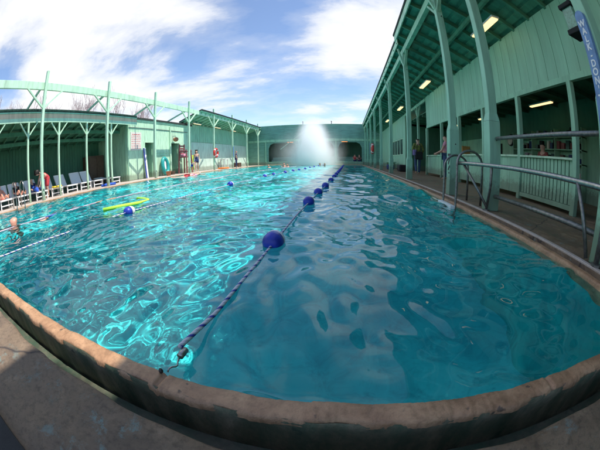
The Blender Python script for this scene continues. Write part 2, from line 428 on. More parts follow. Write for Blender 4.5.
# ================================================================== left colonnade (posts, long beam, braces)
BAY = 3.516; LY = [1.214 + BAY * i for i in range(-1, 9)]; XP = -9.72
ZBM, ZTM = 3.93, 4.21
col = thing('pool_colonnade', 'open mint colonnade of tall slender posts and one long beam along the sunny side', 'colonnade', (XP, 14, 0))
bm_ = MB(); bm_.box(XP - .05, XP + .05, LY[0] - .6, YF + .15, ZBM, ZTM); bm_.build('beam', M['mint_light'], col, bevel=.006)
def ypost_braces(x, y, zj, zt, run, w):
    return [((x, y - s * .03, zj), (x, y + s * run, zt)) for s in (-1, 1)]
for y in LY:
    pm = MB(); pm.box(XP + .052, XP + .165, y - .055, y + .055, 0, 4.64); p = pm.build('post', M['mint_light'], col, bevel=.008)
    for q0, q1 in ypost_braces(XP + .10, y, 3.18, ZBM - .004, .86, .06):
        MB().bar(q0, q1, .055, .075, up=(1, 0, 0)).build('brace', M['mint_light'], p)
    if y < 17:
        MB().bar((XP - .06, y - .16, ZBM + .06), (-11.45, y - .16, 3.45), .06, .09).build('raking_strut', M['mint'], p)
    MB().box(XP + .166, XP + .172, y - .03, y + .03, .32, .40).build('brace_plate', M['steel_dull'], p)

# ================================================================== shelter by the loungers
YS0, YS1 = -3.2, 10.9
sh = thing('lounger_shelter', 'low open fronted dark green shelter over the white loungers with thin forked posts', 'shelter', (-11.5, 4, 0))
def shz(x): return 3.12 - .24 * (-10.15 - x)      # roof underside
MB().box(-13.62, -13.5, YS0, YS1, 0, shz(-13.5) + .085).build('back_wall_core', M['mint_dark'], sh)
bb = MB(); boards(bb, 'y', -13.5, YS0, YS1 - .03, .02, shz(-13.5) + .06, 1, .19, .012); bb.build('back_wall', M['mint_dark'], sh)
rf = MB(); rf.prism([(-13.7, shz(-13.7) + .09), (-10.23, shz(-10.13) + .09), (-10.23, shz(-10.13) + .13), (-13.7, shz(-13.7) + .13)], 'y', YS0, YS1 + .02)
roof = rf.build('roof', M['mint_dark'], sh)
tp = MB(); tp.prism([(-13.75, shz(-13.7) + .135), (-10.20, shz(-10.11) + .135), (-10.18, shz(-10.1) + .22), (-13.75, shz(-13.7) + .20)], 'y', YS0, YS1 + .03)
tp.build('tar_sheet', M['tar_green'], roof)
for k in range(int((YS1 - YS0) / .62)):
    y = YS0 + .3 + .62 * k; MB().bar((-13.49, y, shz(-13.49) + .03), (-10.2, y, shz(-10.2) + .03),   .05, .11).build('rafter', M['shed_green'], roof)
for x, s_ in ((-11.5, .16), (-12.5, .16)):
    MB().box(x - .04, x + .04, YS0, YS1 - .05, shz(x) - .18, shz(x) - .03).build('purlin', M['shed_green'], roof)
MB().box(-10.235, -10.165, YS0, YS1, 2.84, 3.0).build('front_beam', M['mint_light'], sh, bevel=.005)
MB().box(-10.225, -10.185, YS0, YS1, 3.003, 3.183).build('fascia_board', M['rust_board'], sh)
MB().box(-10.20, -10.165, YS0, YS1, 3.185, 3.235).build('eave_trim', M['mint'], sh)
for y in [9.03 - 1.56 * k for k in range(8)]:
    pm = MB(); pm.box(-10.24, -10.165, y - .037, y + .037, 0, 2.838); p = pm.build('post', M['mint_light'], sh)
    for s in (-1, 1): MB().bar((-10.2, y + s * .02, 2.33), (-10.2, y + s * .42, 2.83), .04, .055, up=(1, 0, 0)).build('brace', M['mint_light'], p)
ew = MB(); boards(ew, 'x', YS1 - .03, -13.5, -10.98, .01, 3.0, -1, .2, .01); ew.build('end_wall', M['mint'], sh)
for y in (6.2, 9.15):
    l = thing('ceiling_light', 'warm fluorescent tube light under the lounger shelter roof, %s' % ('above the reclining sunbathers' if y < 8 else 'near the brown cabinet'), 'ceiling light', (-12.6, y, 2.50), 'tube lights under the shelter')
    MB().box(-12.68, -12.52, y - .6, y + .6, 2.52, 2.56).build('housing', M['white'], l)
    t = MB(); t.tube([(-12.6, y - .55, 2.50), (-12.6, y + .55, 2.50)], .02, 8); t.build('tube', M['tube_dim'], l, smooth=True)
cb_ = thing('wooden_cabinet', 'tall dark brown wooden cabinet against the shelter back wall behind the loungers', 'cabinet', (-13.1, 10.1, 0))
MB().box(-13.45, -12.85, 9.55, 10.75, .05, 1.62).build('case', M['brown_wood'], cb_, bevel=.01)
for k in (0, 1): MB().box(-12.849, -12.82, 9.6 + .56 * k, 10.13 + .56 * k, .12, 1.54).build('door', M['brown_wood'], cb_, bevel=.008)

# ================================================================== changing building between the shelters
XM = -10.98; YM1 = 17.75
cbd = thing('changing_building', 'flat roofed mint board changing building with two doorways between the two shelters', 'building', (-12.3, 14.3, 0))
D = [(12.45, 13.3), (15.15, 16.1)]; ZD = 2.05
w1 = MB(); ys = [YS1] + [v for d_ in D for v in d_] + [YM1]
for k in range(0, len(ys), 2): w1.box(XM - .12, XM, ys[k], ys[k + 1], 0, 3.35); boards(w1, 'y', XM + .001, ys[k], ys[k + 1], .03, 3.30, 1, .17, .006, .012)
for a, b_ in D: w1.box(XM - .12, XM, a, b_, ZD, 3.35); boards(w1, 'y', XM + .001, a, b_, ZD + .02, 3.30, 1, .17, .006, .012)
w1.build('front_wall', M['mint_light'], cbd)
MB().box(-14.2, XM + .10, YS1 + .02, YM1, 3.36, 3.46).build('roof', M['shingle'], cbd)
MB().box(XM + .015, XM + .045, YS1 + .03, YM1, 3.24, 3.355).build('fascia', M['mint_light'], cbd)
MB().box(-14.1, -14.0, YS1, YM1, 0, 3.3).build('rear_wall', M['mint'], cbd)
MB().box(-14.0, XM - .13, YS1 + .03, YS1 + .13, 0, 3.3).build('side_wall', M['mint'], cbd)
MB().box(-14.0, XM - .13, YM1 - .13, YM1 - .03, 0, 3.3).build('side_wall', M['mint'], cbd)
for a, b_ in D:
    dd = MB(); dd.box(XM - .75, XM - .70, a + .02, b_ - .02, .02, ZD - .02); dd.build('door', M['mint'], cbd)
    f_ = MB(); f_.box(XM + .016, XM + .05, a - .07, a, 0, ZD + .07); f_.box(XM + .016, XM + .05, b_, b_ + .07, 0, ZD + .07); f_.box(XM + .016, XM + .05, a, b_, ZD, ZD + .07); f_.build('door_frame', M['mint_light'], cbd)
    for yy in (a, b_): MB().box(XM - .70, XM - .121, yy - .04, yy + .0, 0, ZD).build('door_reveal', M['mint'], cbd)
t = MB(); t.tube([(XM + .04, 10.95, 2.88), (XM + .04, 17.6, 2.86)], .018, 8); t.build('conduit', M['steel_dull'], cbd)
t = MB(); t.tube([(XM + .05, YS1 + .06, 0), (XM + .05, YS1 + .06, 3.2)], .035, 8); t.build('downpipe', M['mint'], cbd)
MB().box(XM + .016, XM + .10, 14.95, 15.05, 0, 3.1).build('pilaster', M['mint_light'], cbd)
MB().box(XM + .016, XM + .05, 13.45, 14.85, 1.42, 1.46).build('ledge', M['mint_light'], cbd)
MB().box(XM + .016, XM + .05, 13.45, 14.85, 1.26, 1.30).build('ledge', M['mint_light'], cbd)
sg = thing('notice_board', 'white notice board with red lettering on the changing building wall beside a doorway', 'notice board', (XM + .03, 11.65, 1.62))
MB().box(XM + .025, XM + .045, 11.2, 12.12, 1.62, 2.62).build('panel', M['paper'], sg)
for r_ in range(9):
    tx = MB()
    z = 2.52 - r_ * .1; a = 11.27 + (0 if r_ else .05)
    while a < 12.02:
        l_ = random.uniform(.05, .15); tx.box(XM + .0455, XM + .048, a, min(a + l_, 12.06), z - (.028 if r_ else .045), z); a += l_ + .03
    tx.build('lettering_row', M['sign_red'], sg)
lamp = thing('bulkhead_lamp', 'round brown lamp on a bracket high on the wall above the second doorway', 'wall lamp', (XM + .25, 15.35, 2.05))
l = MB(); l.lathe([(.02, 2.12), (.13, 2.16), (.19, 2.25), (.17, 2.36), (.05, 2.42)], (XM + .28, 15.35, 0), n=16); l.build('shade', M['terracotta'], lamp, smooth=True)
l = MB(); l.tube([(XM + .28, 15.35, 2.41), (XM + .28, 15.35, 2.5), (XM + .02, 15.35, 2.5)], .015, 6); l.build('bracket', M['brass'], lamp)
# leaning board, sun shade etc. in front of the wall
lb = thing('leaning_paddle_board', 'white and pale blue foam board leaning upright beside the first doorway', 'board', (-10.85, 12.35, 0))
q = MB(); q.bar((-10.72, 12.33, .01), (-10.96, 12.40, 1.75), .24, .05, up=(1, 0, 0)); q.build('deck', M['white'], lb, bevel=.02)
q = MB(); q.bar((-10.680, 12.23, .02), (-10.92, 12.30, 1.73), .05, .052, up=(1, 0, 0)); q.build('side_stripe', M['blue'], lb)
tf = thing('teal_inflatable', 'teal oval swim ring with a white centre leaning on the wall between the doorways', 'inflatable', (-10.75, 14.15, 0))
q = MB()
pts = []
for k in range(25):
    a = 2 * math.pi * k / 24; pts.append((-10.62 - .15 * (math.sin(a) + 1) / 2, 14.1 + .27 * math.cos(a), .60 + .46 * math.sin(a)))
q.tube(pts, .12, 12, cap=False); q.build('tube', M['teal_plastic'], tf, smooth=True)
q = MB(); q.bar((-10.70, 14.1, .42), (-10.74, 14.1, .95), .22, .03, up=(1, 0, 0)); q.build('centre_panel', M['white'], tf)
pt = tag(MB().lathe([(.12, 0), (.17, .25), (.18, .27), (.15, .27), (.14, .2)], (-10.05, 13.55, 0), n=14).build('flower_pot', M['terracotta'], smooth=True), 'terracotta pot standing at the pool edge in front of the teal inflatable', 'pot')
pt2 = tag(MB().lathe([(.10, 0), (.15, .2), (.16, .22), (.13, .22), (.12, .17)], (-10.75, 15.0, 0), n=14).build('flower_pot', M['brown_wood'], smooth=True), 'small dark pot against the pilaster by the second doorway', 'pot')

# lifeguard chair
lg = thing('lifeguard_chair', 'tall faded red wooden lifeguard chair facing the pool beside the second doorway', 'lifeguard chair', (-10.5, 16.1, 0))
for sx in (-1, 1):
    for sy in (-1, 1):
        MB().bar((-10.45 + sx * .34, 16.1 + sy * .36, 0), (-10.45 + sx * .26, 16.1 + sy * .28, 1.55 if sx > 0 else 1.95), .07, .07).build('leg', M['red_paint'], lg)
MB().box(-10.75, -10.15, 15.80, 16.40, 1.05, 1.10).build('seat', M['red_paint'], lg)
q = MB()
for k in range(4): q.box(-10.75, -10.71, 15.80, 16.40, 1.30 + k * .16, 1.40 + k * .16)
q.build('backrest', M['red_paint'], lg)
for sy in (-1, 1): MB().box(-10.78, -10.12, 16.1 + sy * .30 - .04, 16.1 + sy * .30 + .04, 1.42, 1.47).build('armrest', M['red_paint'], lg)
for z in (.35, .7): MB().box(-10.16, -10.10, 15.75, 16.45, z, z + .06).build('rung', M['red_paint'], lg)
tw = MB(); tw.box(-10.70, -10.40, 15.86, 16.30, 1.105, 1.30); tag(tw.build('bundled_towel', M['pink_cloth'], bevel=.05), 'bundled pink towel on the seat of the lifeguard chair', 'towel')

# ================================================================== far left shelter
fs = thing('far_shelter', 'deep sloping roof shelter along the far sunny side with board back wall', 'shelter', (-10.6, 24, 0))
XB = -11.05
MB().box(XB - .12, XB, YM1, 30.29, 0, 3.55).build('back_wall', M['mint'], fs)
MB().box(XB + .001, XB + .02, YM1 + .02, YF - .02, 0.02, 2.20).build('lower_panel', M['mint_sunlit'], fs)  # sunlit tone painted in, paler than the boards above
ub = MB(); boards(ub, 'y', XB + .021, YM1 + .02, YF - .02, 2.22, 3.5, 1, .32, .02, .03); ub.build('upper_boards', M['mint'], fs)
def fz(x): return 4.17 + .33 * (x + 9.55)
r_ = MB(); r_.prism([(XB - .5, fz(XB - .5)), (-9.53, fz(-9.53)), (-9.53, fz(-9.53) + .05), (XB - .5, fz(XB - .5) + .05)], 'y', 16.75, 30.28)
roof = r_.build('roof', M['mint'], fs)
r_ = MB(); r_.prism([(XB - .32, fz(XB - .32) + .055), (-9.48, fz(-9.48) + .055), (-9.47, fz(-9.47) + .12), (XB - .32, fz(XB - .32) + .12)], 'y', 16.72, YF + .3); r_.build('shingles', M['shingle'], roof)
for k in range(20):
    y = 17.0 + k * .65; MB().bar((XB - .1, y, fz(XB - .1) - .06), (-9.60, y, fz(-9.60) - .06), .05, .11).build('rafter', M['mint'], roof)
for y in (18.4, 21.9, 25.4):
    l = thing('ceiling_light', 'warm tube light under the far shelter roof, %s' % {18.4: 'nearest the changing building', 21.9: 'midway along', 25.4: 'nearest the far building'}[y], 'ceiling light', (-10.8, y, fz(-10.8) - .2), 'tube lights under the far shelter')
    z = fz(-10.8) - .18
    MB().box(-10.88, -10.72, y - .6, y + .6, z, z + .04).build('housing', M['white'], l)
    MB().tube([(-10.8, y - .55, z - .02), (-10.8, y + .55, z - .02)], .02, 8).build('tube', M['tube_dim'], l, smooth=True)
# blue depth board on the sixth post
for (x, y, z0, z1, lab) in ((XP + .185, LY[7], 1.0, 1.85, 'narrow blue board fixed to a colonnade post in front of the far shelter'),):
    q = MB(); q.box(x, x + .02, y - .06, y + .06, z0, z1); tag(q.build('post_board', M['sign_blue']), lab, 'sign')

# ================================================================== far building with arches
fb = thing('far_building', 'green horizontal board building across the far end of the pool with three dark chamfered openings', 'building', (-3.8, 31, 0))
YB = 30.3; openings = [(-8.7, -5.5), (-5.0, -1.5), (-1.05, 1.5)]; ZO = 2.42
xs_ = [-11.5] + [v for o_ in openings for v in o_] + [8.0]
fw = MB()
for k in range(0, len(xs_), 2): fw.box(xs_[k], xs_[k + 1], YB, YB + .12, 0, 2.62)
for a, b_ in openings:
    fw.box(a, b_, YB, YB + .12, ZO, 2.62)
    for s, e in ((1, a), (-1, b_)): fw.prism([(e, ZO), (e + s * .55, ZO), (e + s * .2, ZO - .18), (e, ZO - .6)], 'y', YB, YB + .118)
fw.build('front_wall', M['far_green'], fb)
u = MB(); hboards(u, YB - .001, -11.4, 8.0, 2.66, 4.36, .17)
# hboards builds profiles in y,z: shift to the wall plane
u.build('upper_siding', M['far_green'], fb)
MB().box(-11.5, 8.0, YB, YB + .12, 2.62, 4.36).build('upper_wall', M['far_green'], fb)
MB().box(-11.4, 8.0, YB - .10, YB - .045, 2.56, 2.80).build('fascia', M['mint'], fb)
MB().box(-11.5, 8.0, YB - .06, YB + .2, 4.362, 4.42).build('roof_capping', M['mint'], fb)
MB().box(-11.6, 8.0, YB + .2, YB + 4, 4.30, 4.355).build('roof', M['shingle'], fb)
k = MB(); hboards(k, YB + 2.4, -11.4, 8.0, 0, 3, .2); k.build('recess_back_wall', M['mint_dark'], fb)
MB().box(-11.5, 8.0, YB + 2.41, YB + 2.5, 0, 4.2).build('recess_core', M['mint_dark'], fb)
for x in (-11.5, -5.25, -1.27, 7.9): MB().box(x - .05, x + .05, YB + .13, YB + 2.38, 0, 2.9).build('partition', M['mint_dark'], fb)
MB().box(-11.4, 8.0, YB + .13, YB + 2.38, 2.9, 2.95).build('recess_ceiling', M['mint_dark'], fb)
for x, wd in ((-9.0, .1), (-5.25, .1), (-1.27, .1)): MB().box(x - wd / 2, x + wd / 2, YB - .12, YB - .001, 0, 2.55).build('post', M['mint'], fb)
for k in range(3):
    MB().box(-8.6 if k else -8.6, 1.45, YB + .4 + .5 * k, YB + .9 + .5 * k, 0, .28 * (k + 1)).build('seating_step', M['far_green'], fb)
lw = tag(MB().box(-8.9, 1.6, YF + .30, YF + .38, 0, .34).build('low_wall', M['mint'], bevel=.01), 'low mint painted wall between the pool end and the far building', 'wall')
rs = tag(MB().bar((-7.3, YF + .42, 1.7), (-4.9, YF + .42, 3.45), .06, .09, up=(0, 1, 0)).build('raking_pipe', M['mint']), 'mint painted pole leaning diagonally up the far building front beside the spray', 'pole')
for x in (-4.9, -1.75):
    q = thing('vent_pipe', 'thin vent pipe on the far building roof, %s of the spray' % ('beyond the left edge' if x < -3 else 'just right'), 'vent pipe', (x, YB + .6, 4.4))
    MB().tube([(x, YB + .6, 4.36), (x, YB + .6, 4.75)], .04, 8).build('pipe', M['steel_dull'], q); MB().lathe([(.07, 4.75), (.08, 4.79), (.02, 4.86)], (x, YB + .6, 0), n=10).build('cowl', M['steel_dull'], q)
for x, lab in ((-.35, 'orange glowing strip heater over the right dark opening of the far building'), (-6.2, 'orange glowing strip heater over the left dark opening behind the mist')):
    h = thing('strip_heater', lab, 'heater', (x, YB - .15, 2.44))
    MB().box(x - .38, x + .38, YB - .18, YB - .121, 2.47, 2.54).build('housing', M['steel_dull'], h)
    MB().tube([(x - .32, YB - .16, 2.45), (x + .32, YB - .16, 2.45)], .018, 8).build('element', M['red_tube'], h)
# ================================================================== right-hand long building
RX = 1.80; XW = 3.45; ZW = 3.36
rb = thing('bath_house', 'long mint green bath house with deep open eaves on the shaded side of the pool', 'building', (4, 14, 0))
def rz_(x): return 4.20 - (4.20 - ZW) * (x - 1.64) / (XW - 1.64)      # underside of sheathing
# roof: overlapping sheathing boards running along the pool, rafters across
secs = [(-4.5, .33, 1.24), (.33, 7.95, 1.54), (7.95, YF + .4, 1.63)]  # first section: unseen wider overhang, added to shade the near deck
rf = MB()
for (a, b_, xe) in secs:
    rf.prism([(xe, rz_(xe) + .115), (XW + .1, rz_(XW + .1) + .115), (XW + 3.4, 3.14), (XW + 3.4, 3.17), (XW + .1, rz_(XW + .1) + .14), (xe, rz_(xe) + .14)], 'y', a + .002, b_ - .002)
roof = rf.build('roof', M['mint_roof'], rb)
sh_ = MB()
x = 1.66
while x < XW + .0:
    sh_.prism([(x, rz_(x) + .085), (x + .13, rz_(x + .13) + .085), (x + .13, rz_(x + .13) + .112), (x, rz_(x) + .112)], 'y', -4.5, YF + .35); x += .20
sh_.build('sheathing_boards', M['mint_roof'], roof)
for (a, b_, xe) in secs:
    q = MB(); q.prism([(xe - .05, rz_(xe) + .145), (XW + .1, rz_(XW + .1) + .145), (XW + 3.5, 3.175), (XW + 3.5, 3.23), (XW + .1, rz_(XW + .1) + .21), (xe - .06, rz_(xe) + .20)], 'y', a, b_); q.build('shingles', M['shingle'], roof)
    MB().box(xe - .028, xe, a + .01, b_ - .01, rz_(xe) - .06, rz_(xe) + .143).build('eave_fascia', M['mint_light'], roof)
y = -4.3; k = 0
while y < YF + .3 and k < 95:
    MB().bar((1.60 if y > 7.95 else 1.56, y, rz_(1.6) + .03), (XW - .002, y, rz_(XW) + .03), .05, .10).build('rafter', M['mint_roof'], roof); y += .62; k += 1
MB().box(RX - .055, RX + .055, -4.5, YF + .4, 3.84, 4.02).build('eave_beam', M['mint'], rb, bevel=.006)
MB().box(2.62, 2.68, -4.5, YF + .4, rz_(2.65) - .12, rz_(2.65) - .02).build('purlin', M['mint_roof'], rb)
RY = [-2.25, 1.16, 3.13, 4.56] + [8.10 + 3.53 * i for i in range(7)]
for i, y in enumerate(RY):
    pm = MB(); pm.box(RX - .062, RX + .062, y - .062, y + .062, .9, 3.838)
    p = pm.build('post', M['mint'], rb, bevel=.008)
    zt = 1.08 if y < 5 else .55
    sl_ = MB(); h = .084
    sl_.box(RX - h, RX + h, y - h, y + h, 0, zt); sl_.add([(RX + a * h, y + b_ * h, zt + .001) for a, b_ in ((-1, -1), (1, -1), (1, 1), (-1, 1))] + [(RX + a * .063, y + b_ * .063, zt + .10) for a, b_ in ((-1, -1), (1, -1), (1, 1), (-1, 1))], [(0, 1, 5, 4), (1, 2, 6, 5), (2, 3, 7, 6), (3, 0, 4, 7)])
    sl_.build('post_sleeve', M['mint'], p, bevel=.006)
    pm2 = MB(); pm2.box(RX - .060, RX + .060, y - .060, y + .060, zt - .02, .95)
    if zt < .9: pm2.build('lower_shaft', M['mint'], p)
    for s in (-1, 1):
        if (i == 2): continue
        MB().bar((RX - .01, y + s * .05, 3.42), (RX - .01, y + s * .46, 3.838), .05, .07, up=(1, 0, 0)).build('brace', M['mint'], p)
    MB().bar((RX - .05, y, 3.5), (1.62 if y > 7.95 else 1.56, y, 4.02), .05, .06, up=(0, 1, 0)).build('outrigger', M['mint'], p)
    for z in (3.3, .85) if i in (2, 3, 4) else ():
        b2 = MB(); b2.lathe([(.012, -.001), (.012, .012)], (RX + .02, y - .085, z), 'y', 8); b2.build('bolt', M['brass'], p)
# inner wall
uw = MB(); uw.box(XW, XW + .09, -4.5, 11.84, 2.06, ZW + .05); uw.build('upper_wall', M['mint'], rb)
uw = MB(); boards(uw, 'y', XW - .001, -4.5, 11.84, 2.10, ZW + .03, -1, .30, .009, .018, .004); uw.build('upper_boards', M['mint_board'], rb)
MB().box(XW - .03, XW + .06, -4.5, 11.85, 2.0, 2.10).build('header', M['mint'], rb, bevel=.005)
IY = [3.05, 4.74, 6.42, 8.12, 9.85, 11.84, 13.4, 15.1]
for y in IY + [1.0, -2.0]: MB().box(XW - .055, XW + .045, y - .05, y + .05, 0, 1.998 if y < 12 else 3.38).build('inner_post', M['mint'], rb, bevel=.006)
MB().box(XW - .04, XW + .05, 11.9, 16.5, 3.22, 3.36).build('porch_beam', M['mint'], rb)
for s in (1, -1):
    MB().bar((XW, 13.4 + s * .04, 2.7), (XW, 13.4 + s * .5, 3.21), .05, .06, up=(1, 0, 0)).build('porch_brace', M['mint'], rb)
hw = MB(); boards(hw, 'y', XW + .01, 3.11, 4.68, .14, .80, -1, .105, .026, .02, 0); hw.build('slatted_counter_front', M['mint'], rb)
MB().box(XW + .03, XW + .05, 3.1, 4.69, .14, .79).build('counter_backing', M['mint_dark'], rb)
MB().box(XW - .035, XW + .04, 3.1, 4.69, .06, .135).build('counter_kickrail', M['mint'], rb)
MB().box(XW - .06, XW + .16, 3.1, 4.69, .80, .835).build('counter_top', M['mint_light'], rb, bevel=.004)
for k in range(4):
    a, b_ = IY[1 + k] + .051, IY[2 + k] - .051
    q = MB(); boards(q, 'y', XW + .01, a, b_, .10, .80, -1, .36, .008, .02, 0); q.build('half_wall', M['mint'], rb)
    MB().box(XW - .05, XW + .1, a, b_, .802, .84).build('half_wall_cap', M['mint_light'], rb)
# far solid wall with window
q = MB(); q.box(XW, XW + .1, 16.5, 17.3, 0, ZW); q.box(XW, XW + .1, 21.4, YF + .4, 0, ZW); q.box(XW, XW + .1, 17.3, 21.4, 0, .9); q.box(XW, XW + .1, 17.3, 21.4, 1.98, ZW)
boards(q, 'y', XW - .001, 16.5, 17.28, .02, ZW, -1, .24, .01); boards(q, 'y', XW - .001, 21.42, YF + .4, .02, ZW, -1, .24, .01); boards(q, 'y', XW - .001, 17.3, 21.4, .02, .88, -1, .24, .01); boards(q, 'y', XW - .001, 17.3, 21.4, 2.0, ZW, -1, .24, .01)
q.build('far_wall', M['mint_board'], rb)
wn = MB()
for k in range(5): yy = 17.3 + k * 1.025; wn.box(XW - .03, XW + .05, yy - .04, yy + .04, .9, 1.98)
wn.box(XW - .03, XW + .05, 17.34, 21.36, .90, .96); wn.box(XW - .03, XW + .05, 17.34, 21.36, 1.92, 1.98)
wf = wn.build('window', M['mint_light'], rb)
for k in range(4): MB().box(XW + .02, XW + .03, 17.34 + 1.025 * k, 17.34 + 1.025 * k + .945, .961, 1.919).build('pane', M['glass_dark'], wf)
# interior
XI = 6.6
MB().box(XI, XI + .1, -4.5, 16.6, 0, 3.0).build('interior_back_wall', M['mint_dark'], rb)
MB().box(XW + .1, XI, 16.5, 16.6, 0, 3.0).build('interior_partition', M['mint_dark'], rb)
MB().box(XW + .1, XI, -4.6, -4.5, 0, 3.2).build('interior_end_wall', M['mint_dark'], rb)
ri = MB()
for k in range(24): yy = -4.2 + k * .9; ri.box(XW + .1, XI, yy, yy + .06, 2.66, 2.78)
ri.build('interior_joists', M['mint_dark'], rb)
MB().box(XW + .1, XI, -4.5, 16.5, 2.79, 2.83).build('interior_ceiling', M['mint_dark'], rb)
MB().box(XI - .02, XI - .001, 3.5, 16.4, .0, 1.9).build('interior_wall_panel', M['mint'], rb)
# merchandise wall
sr = thing('display_shelves', 'display rack full of small goods on the back wall inside the bath house', 'display shelf', (XI - .2, 7.2, 0))
q = MB()
for z in (.5, .95, 1.32, 1.68): q.box(XI - .30, XI - .03, 5.3, 9.2, z, z + .03)
for yy in (5.3, 6.6, 7.9, 9.17): q.box(XI - .30, XI - .03, yy, yy + .03, 0, 1.95)
q.build('rack', M['mint'], sr)
cols = ['red_paint', 'steel_dull', 'navy', 'brown_wood', 'paper', 'glass_dark', 'terracotta', 'black', 'denim', 'brown_wood', 'rope_dull', 'black']
cnt = 0
for z in (.53, .98, 1.35, 1.71):
    yy = 5.42
    while yy < 9.0:
        w_ = random.uniform(.07, .17); h_ = random.uniform(.12, .27)
        if random.random() < .93 and all(abs(yy + w_ / 2 - v) > w_ / 2 + .04 for v in (5.3, 6.615, 7.915, 9.185)):
            tag(MB().box(XI - .24, XI - .12, yy, yy + w_, z, z + h_).build('boxed_goods', M[random.choice(cols)]), 'small boxed item among the goods on the display rack inside the bath house', 'goods', 'goods on the display rack'); cnt += 1
        yy += w_ + random.uniform(.04, .12)
ck = thing('wall_clock', 'round dark rimmed clock on the interior back wall of the bath house', 'clock', (XI - .05, 9.9, 1.45))
MB().lathe([(.22, -.04), (.24, 0), (.24, .02)], (XI - .04, 9.75, 1.72), 'x', 24).build('rim', M['black'], ck)
MB().lathe([(.19, -.005), (.19, 0)], (XI - .085, 9.75, 1.72), 'x', 24).build('dial', M['paper'], ck)
pf = tag(MB().box(XI - .06, XI - .021, 10.5, 10.75, 1.0, 1.6).build('dark_picture', M['black']), 'tall narrow dark framed picture beside the wall clock inside the bath house', 'picture')
ob_ = tag(MB().box(XI - .5, XI - .03, 14.0, 14.6, .75, 1.55).build('orange_cupboard', plain('honey_pine', (.75, .38, .14), .5), bevel=.01), 'honey coloured pine cupboard deep inside the bath house', 'cupboard')
def tubelight(x, y, z, L, lab, grp, along='y', wd=.09):
    l = thing('ceiling_light', lab, 'ceiling light', (x, y, z), grp)
    MB().box(x - wd, x + wd, y - L / 2, y + L / 2, z + .03, z + .07).build('housing', M['white'], l)
    q = MB(); q.box(x - wd + .015, x + wd - .015, y - L / 2 + .03, y + L / 2 - .03, z, z + .029); q.build('diffuser', M['tube'], l, bevel=.01)
for y, n_ in ((4.85, 'the nearest, between the two closest tall posts'), (10.1, 'the second along'), (15.4, 'the third along'), (20.6, 'the fourth along')):
    tubelight(2.95, y, rz_(2.95) - .14, 1.15, 'warm fluorescent light under the bath house eaves, ' + n_, 'tube lights under the eaves')
for y, n_ in ((6.6, 'nearer and larger one'), (10.6, 'farther one'), (14.2, 'farthest one')):
    tubelight(5.76, y, 2.55, 1.2, 'warm fluorescent light on the dark interior ceiling, ' + n_, 'tube lights inside the bath house', wd=.07)
# hanging lantern near post A
ln = thing('hanging_lantern', 'square hanging lantern with dark cap, base and ribbed glass body under the near eaves', 'lantern', (2.75, 1.98, 2.16))
cx_, cy_ = 2.75, 2.0
MB().box(cx_ - .13, cx_ + .13, cy_ - .13, cy_ + .13, 2.55, 2.61).build('cap', M['black'], ln, bevel=.01)
MB().box(cx_ - .10, cx_ + .10, cy_ - .10, cy_ + .10, 2.26, 2.549).build('glass_body', plain('smoked_ribbed_glass', (.18, .36, .28), .15, 0, .3, 30, .2), ln, bevel=.01)
MB().box(cx_ - .12, cx_ + .12, cy_ - .12, cy_ + .12, 2.19, 2.259).build('base', M['black'], ln, bevel=.01)
MB().tube([(cx_, cy_, 2.6), (cx_, cy_, rz_(cx_))], .008, 6).build('chain', M['brass'], ln)
# blue board down the near post, numerals on post
bs = thing('post_sign', 'narrow blue board with rounded top and white vertical lettering on the nearest shaded post', 'sign', (RX - .07, 1.17, .62))
q = MB(); hw_ = .05; prof = [(1.17 - hw_, .62), (1.17 + hw_, .62)] + [(1.17 + hw_ * math.cos(t), 1.695 + hw_ * math.sin(t)) for t in [math.pi * k / 8 for k in range(9)]]
q.prism(prof, 'x', RX - .098, RX - .063); q.build('board', M['sign_blue'], bs)
for k, ch in enumerate("WALK-DON'T RUN"):
    if ch != ' ': text_mesh('lettering', ch, .072, M['float_white'], bs, (RX - .0995, 1.17, 1.63 - k * .062), (R(90), 0, R(-90)), .001)
pn = thing('depth_marker', 'black painted depth numerals on the second nearest thick post behind the pool ladder', 'depth marker', (RX - .088, 4.58, .3))
for ch, z in (('7', .585), ('6', .39)):
    t_ = text_mesh('numeral', ch, .24, M['numeral'], pn, (RX - .0875, 4.52, z), (R(90), 0, R(-90)), .001); t_.scale.x = 1.15
for k in range(1): 
    q = MB(); q.box(RX - .088, RX - .068, RY[8] - .05, RY[8] + .05, 1.0, 1.9); tag(q.build('post_board', M['sign_blue']), 'narrow blue board on a distant post of the shaded bath house side', 'sign')

# lifebuoys
def lifebuoy(x, y, z, lab, sgn):
    l = thing('lifebuoy', lab, 'lifebuoy', (x, y, z - .36), 'red lifebuoys hung on posts')
    q = MB(); pts = [(x, y + .28 * math.cos(2 * math.pi * k / 28), z + .28 * math.sin(2 * math.pi * k / 28)) for k in range(29)]
    q.tube(pts, .085, 12, cap=False); q.build('ring', M['red'], l, smooth=True)
    for a in (45, 135, 225, 315):
        t0 = R(a); q = MB(); pp = [(x, y + .28 * math.cos(t0 + s), z + .28 * math.sin(t0 + s)) for s in (-.13, 0, .13)]
        q.tube(pp, .089, 12, cap=False); q.build('band', M['white'], l, smooth=True)
lifebuoy(XP + .27, LY[6 - 0] if False else 18.80, 1.27, 'red lifebuoy hanging on a slim sunlit post in front of the pale far wall', 1)
lifebuoy(RX - .17, 18.69, 1.28, 'red lifebuoy hanging on a shaded post along the bath house', -1)

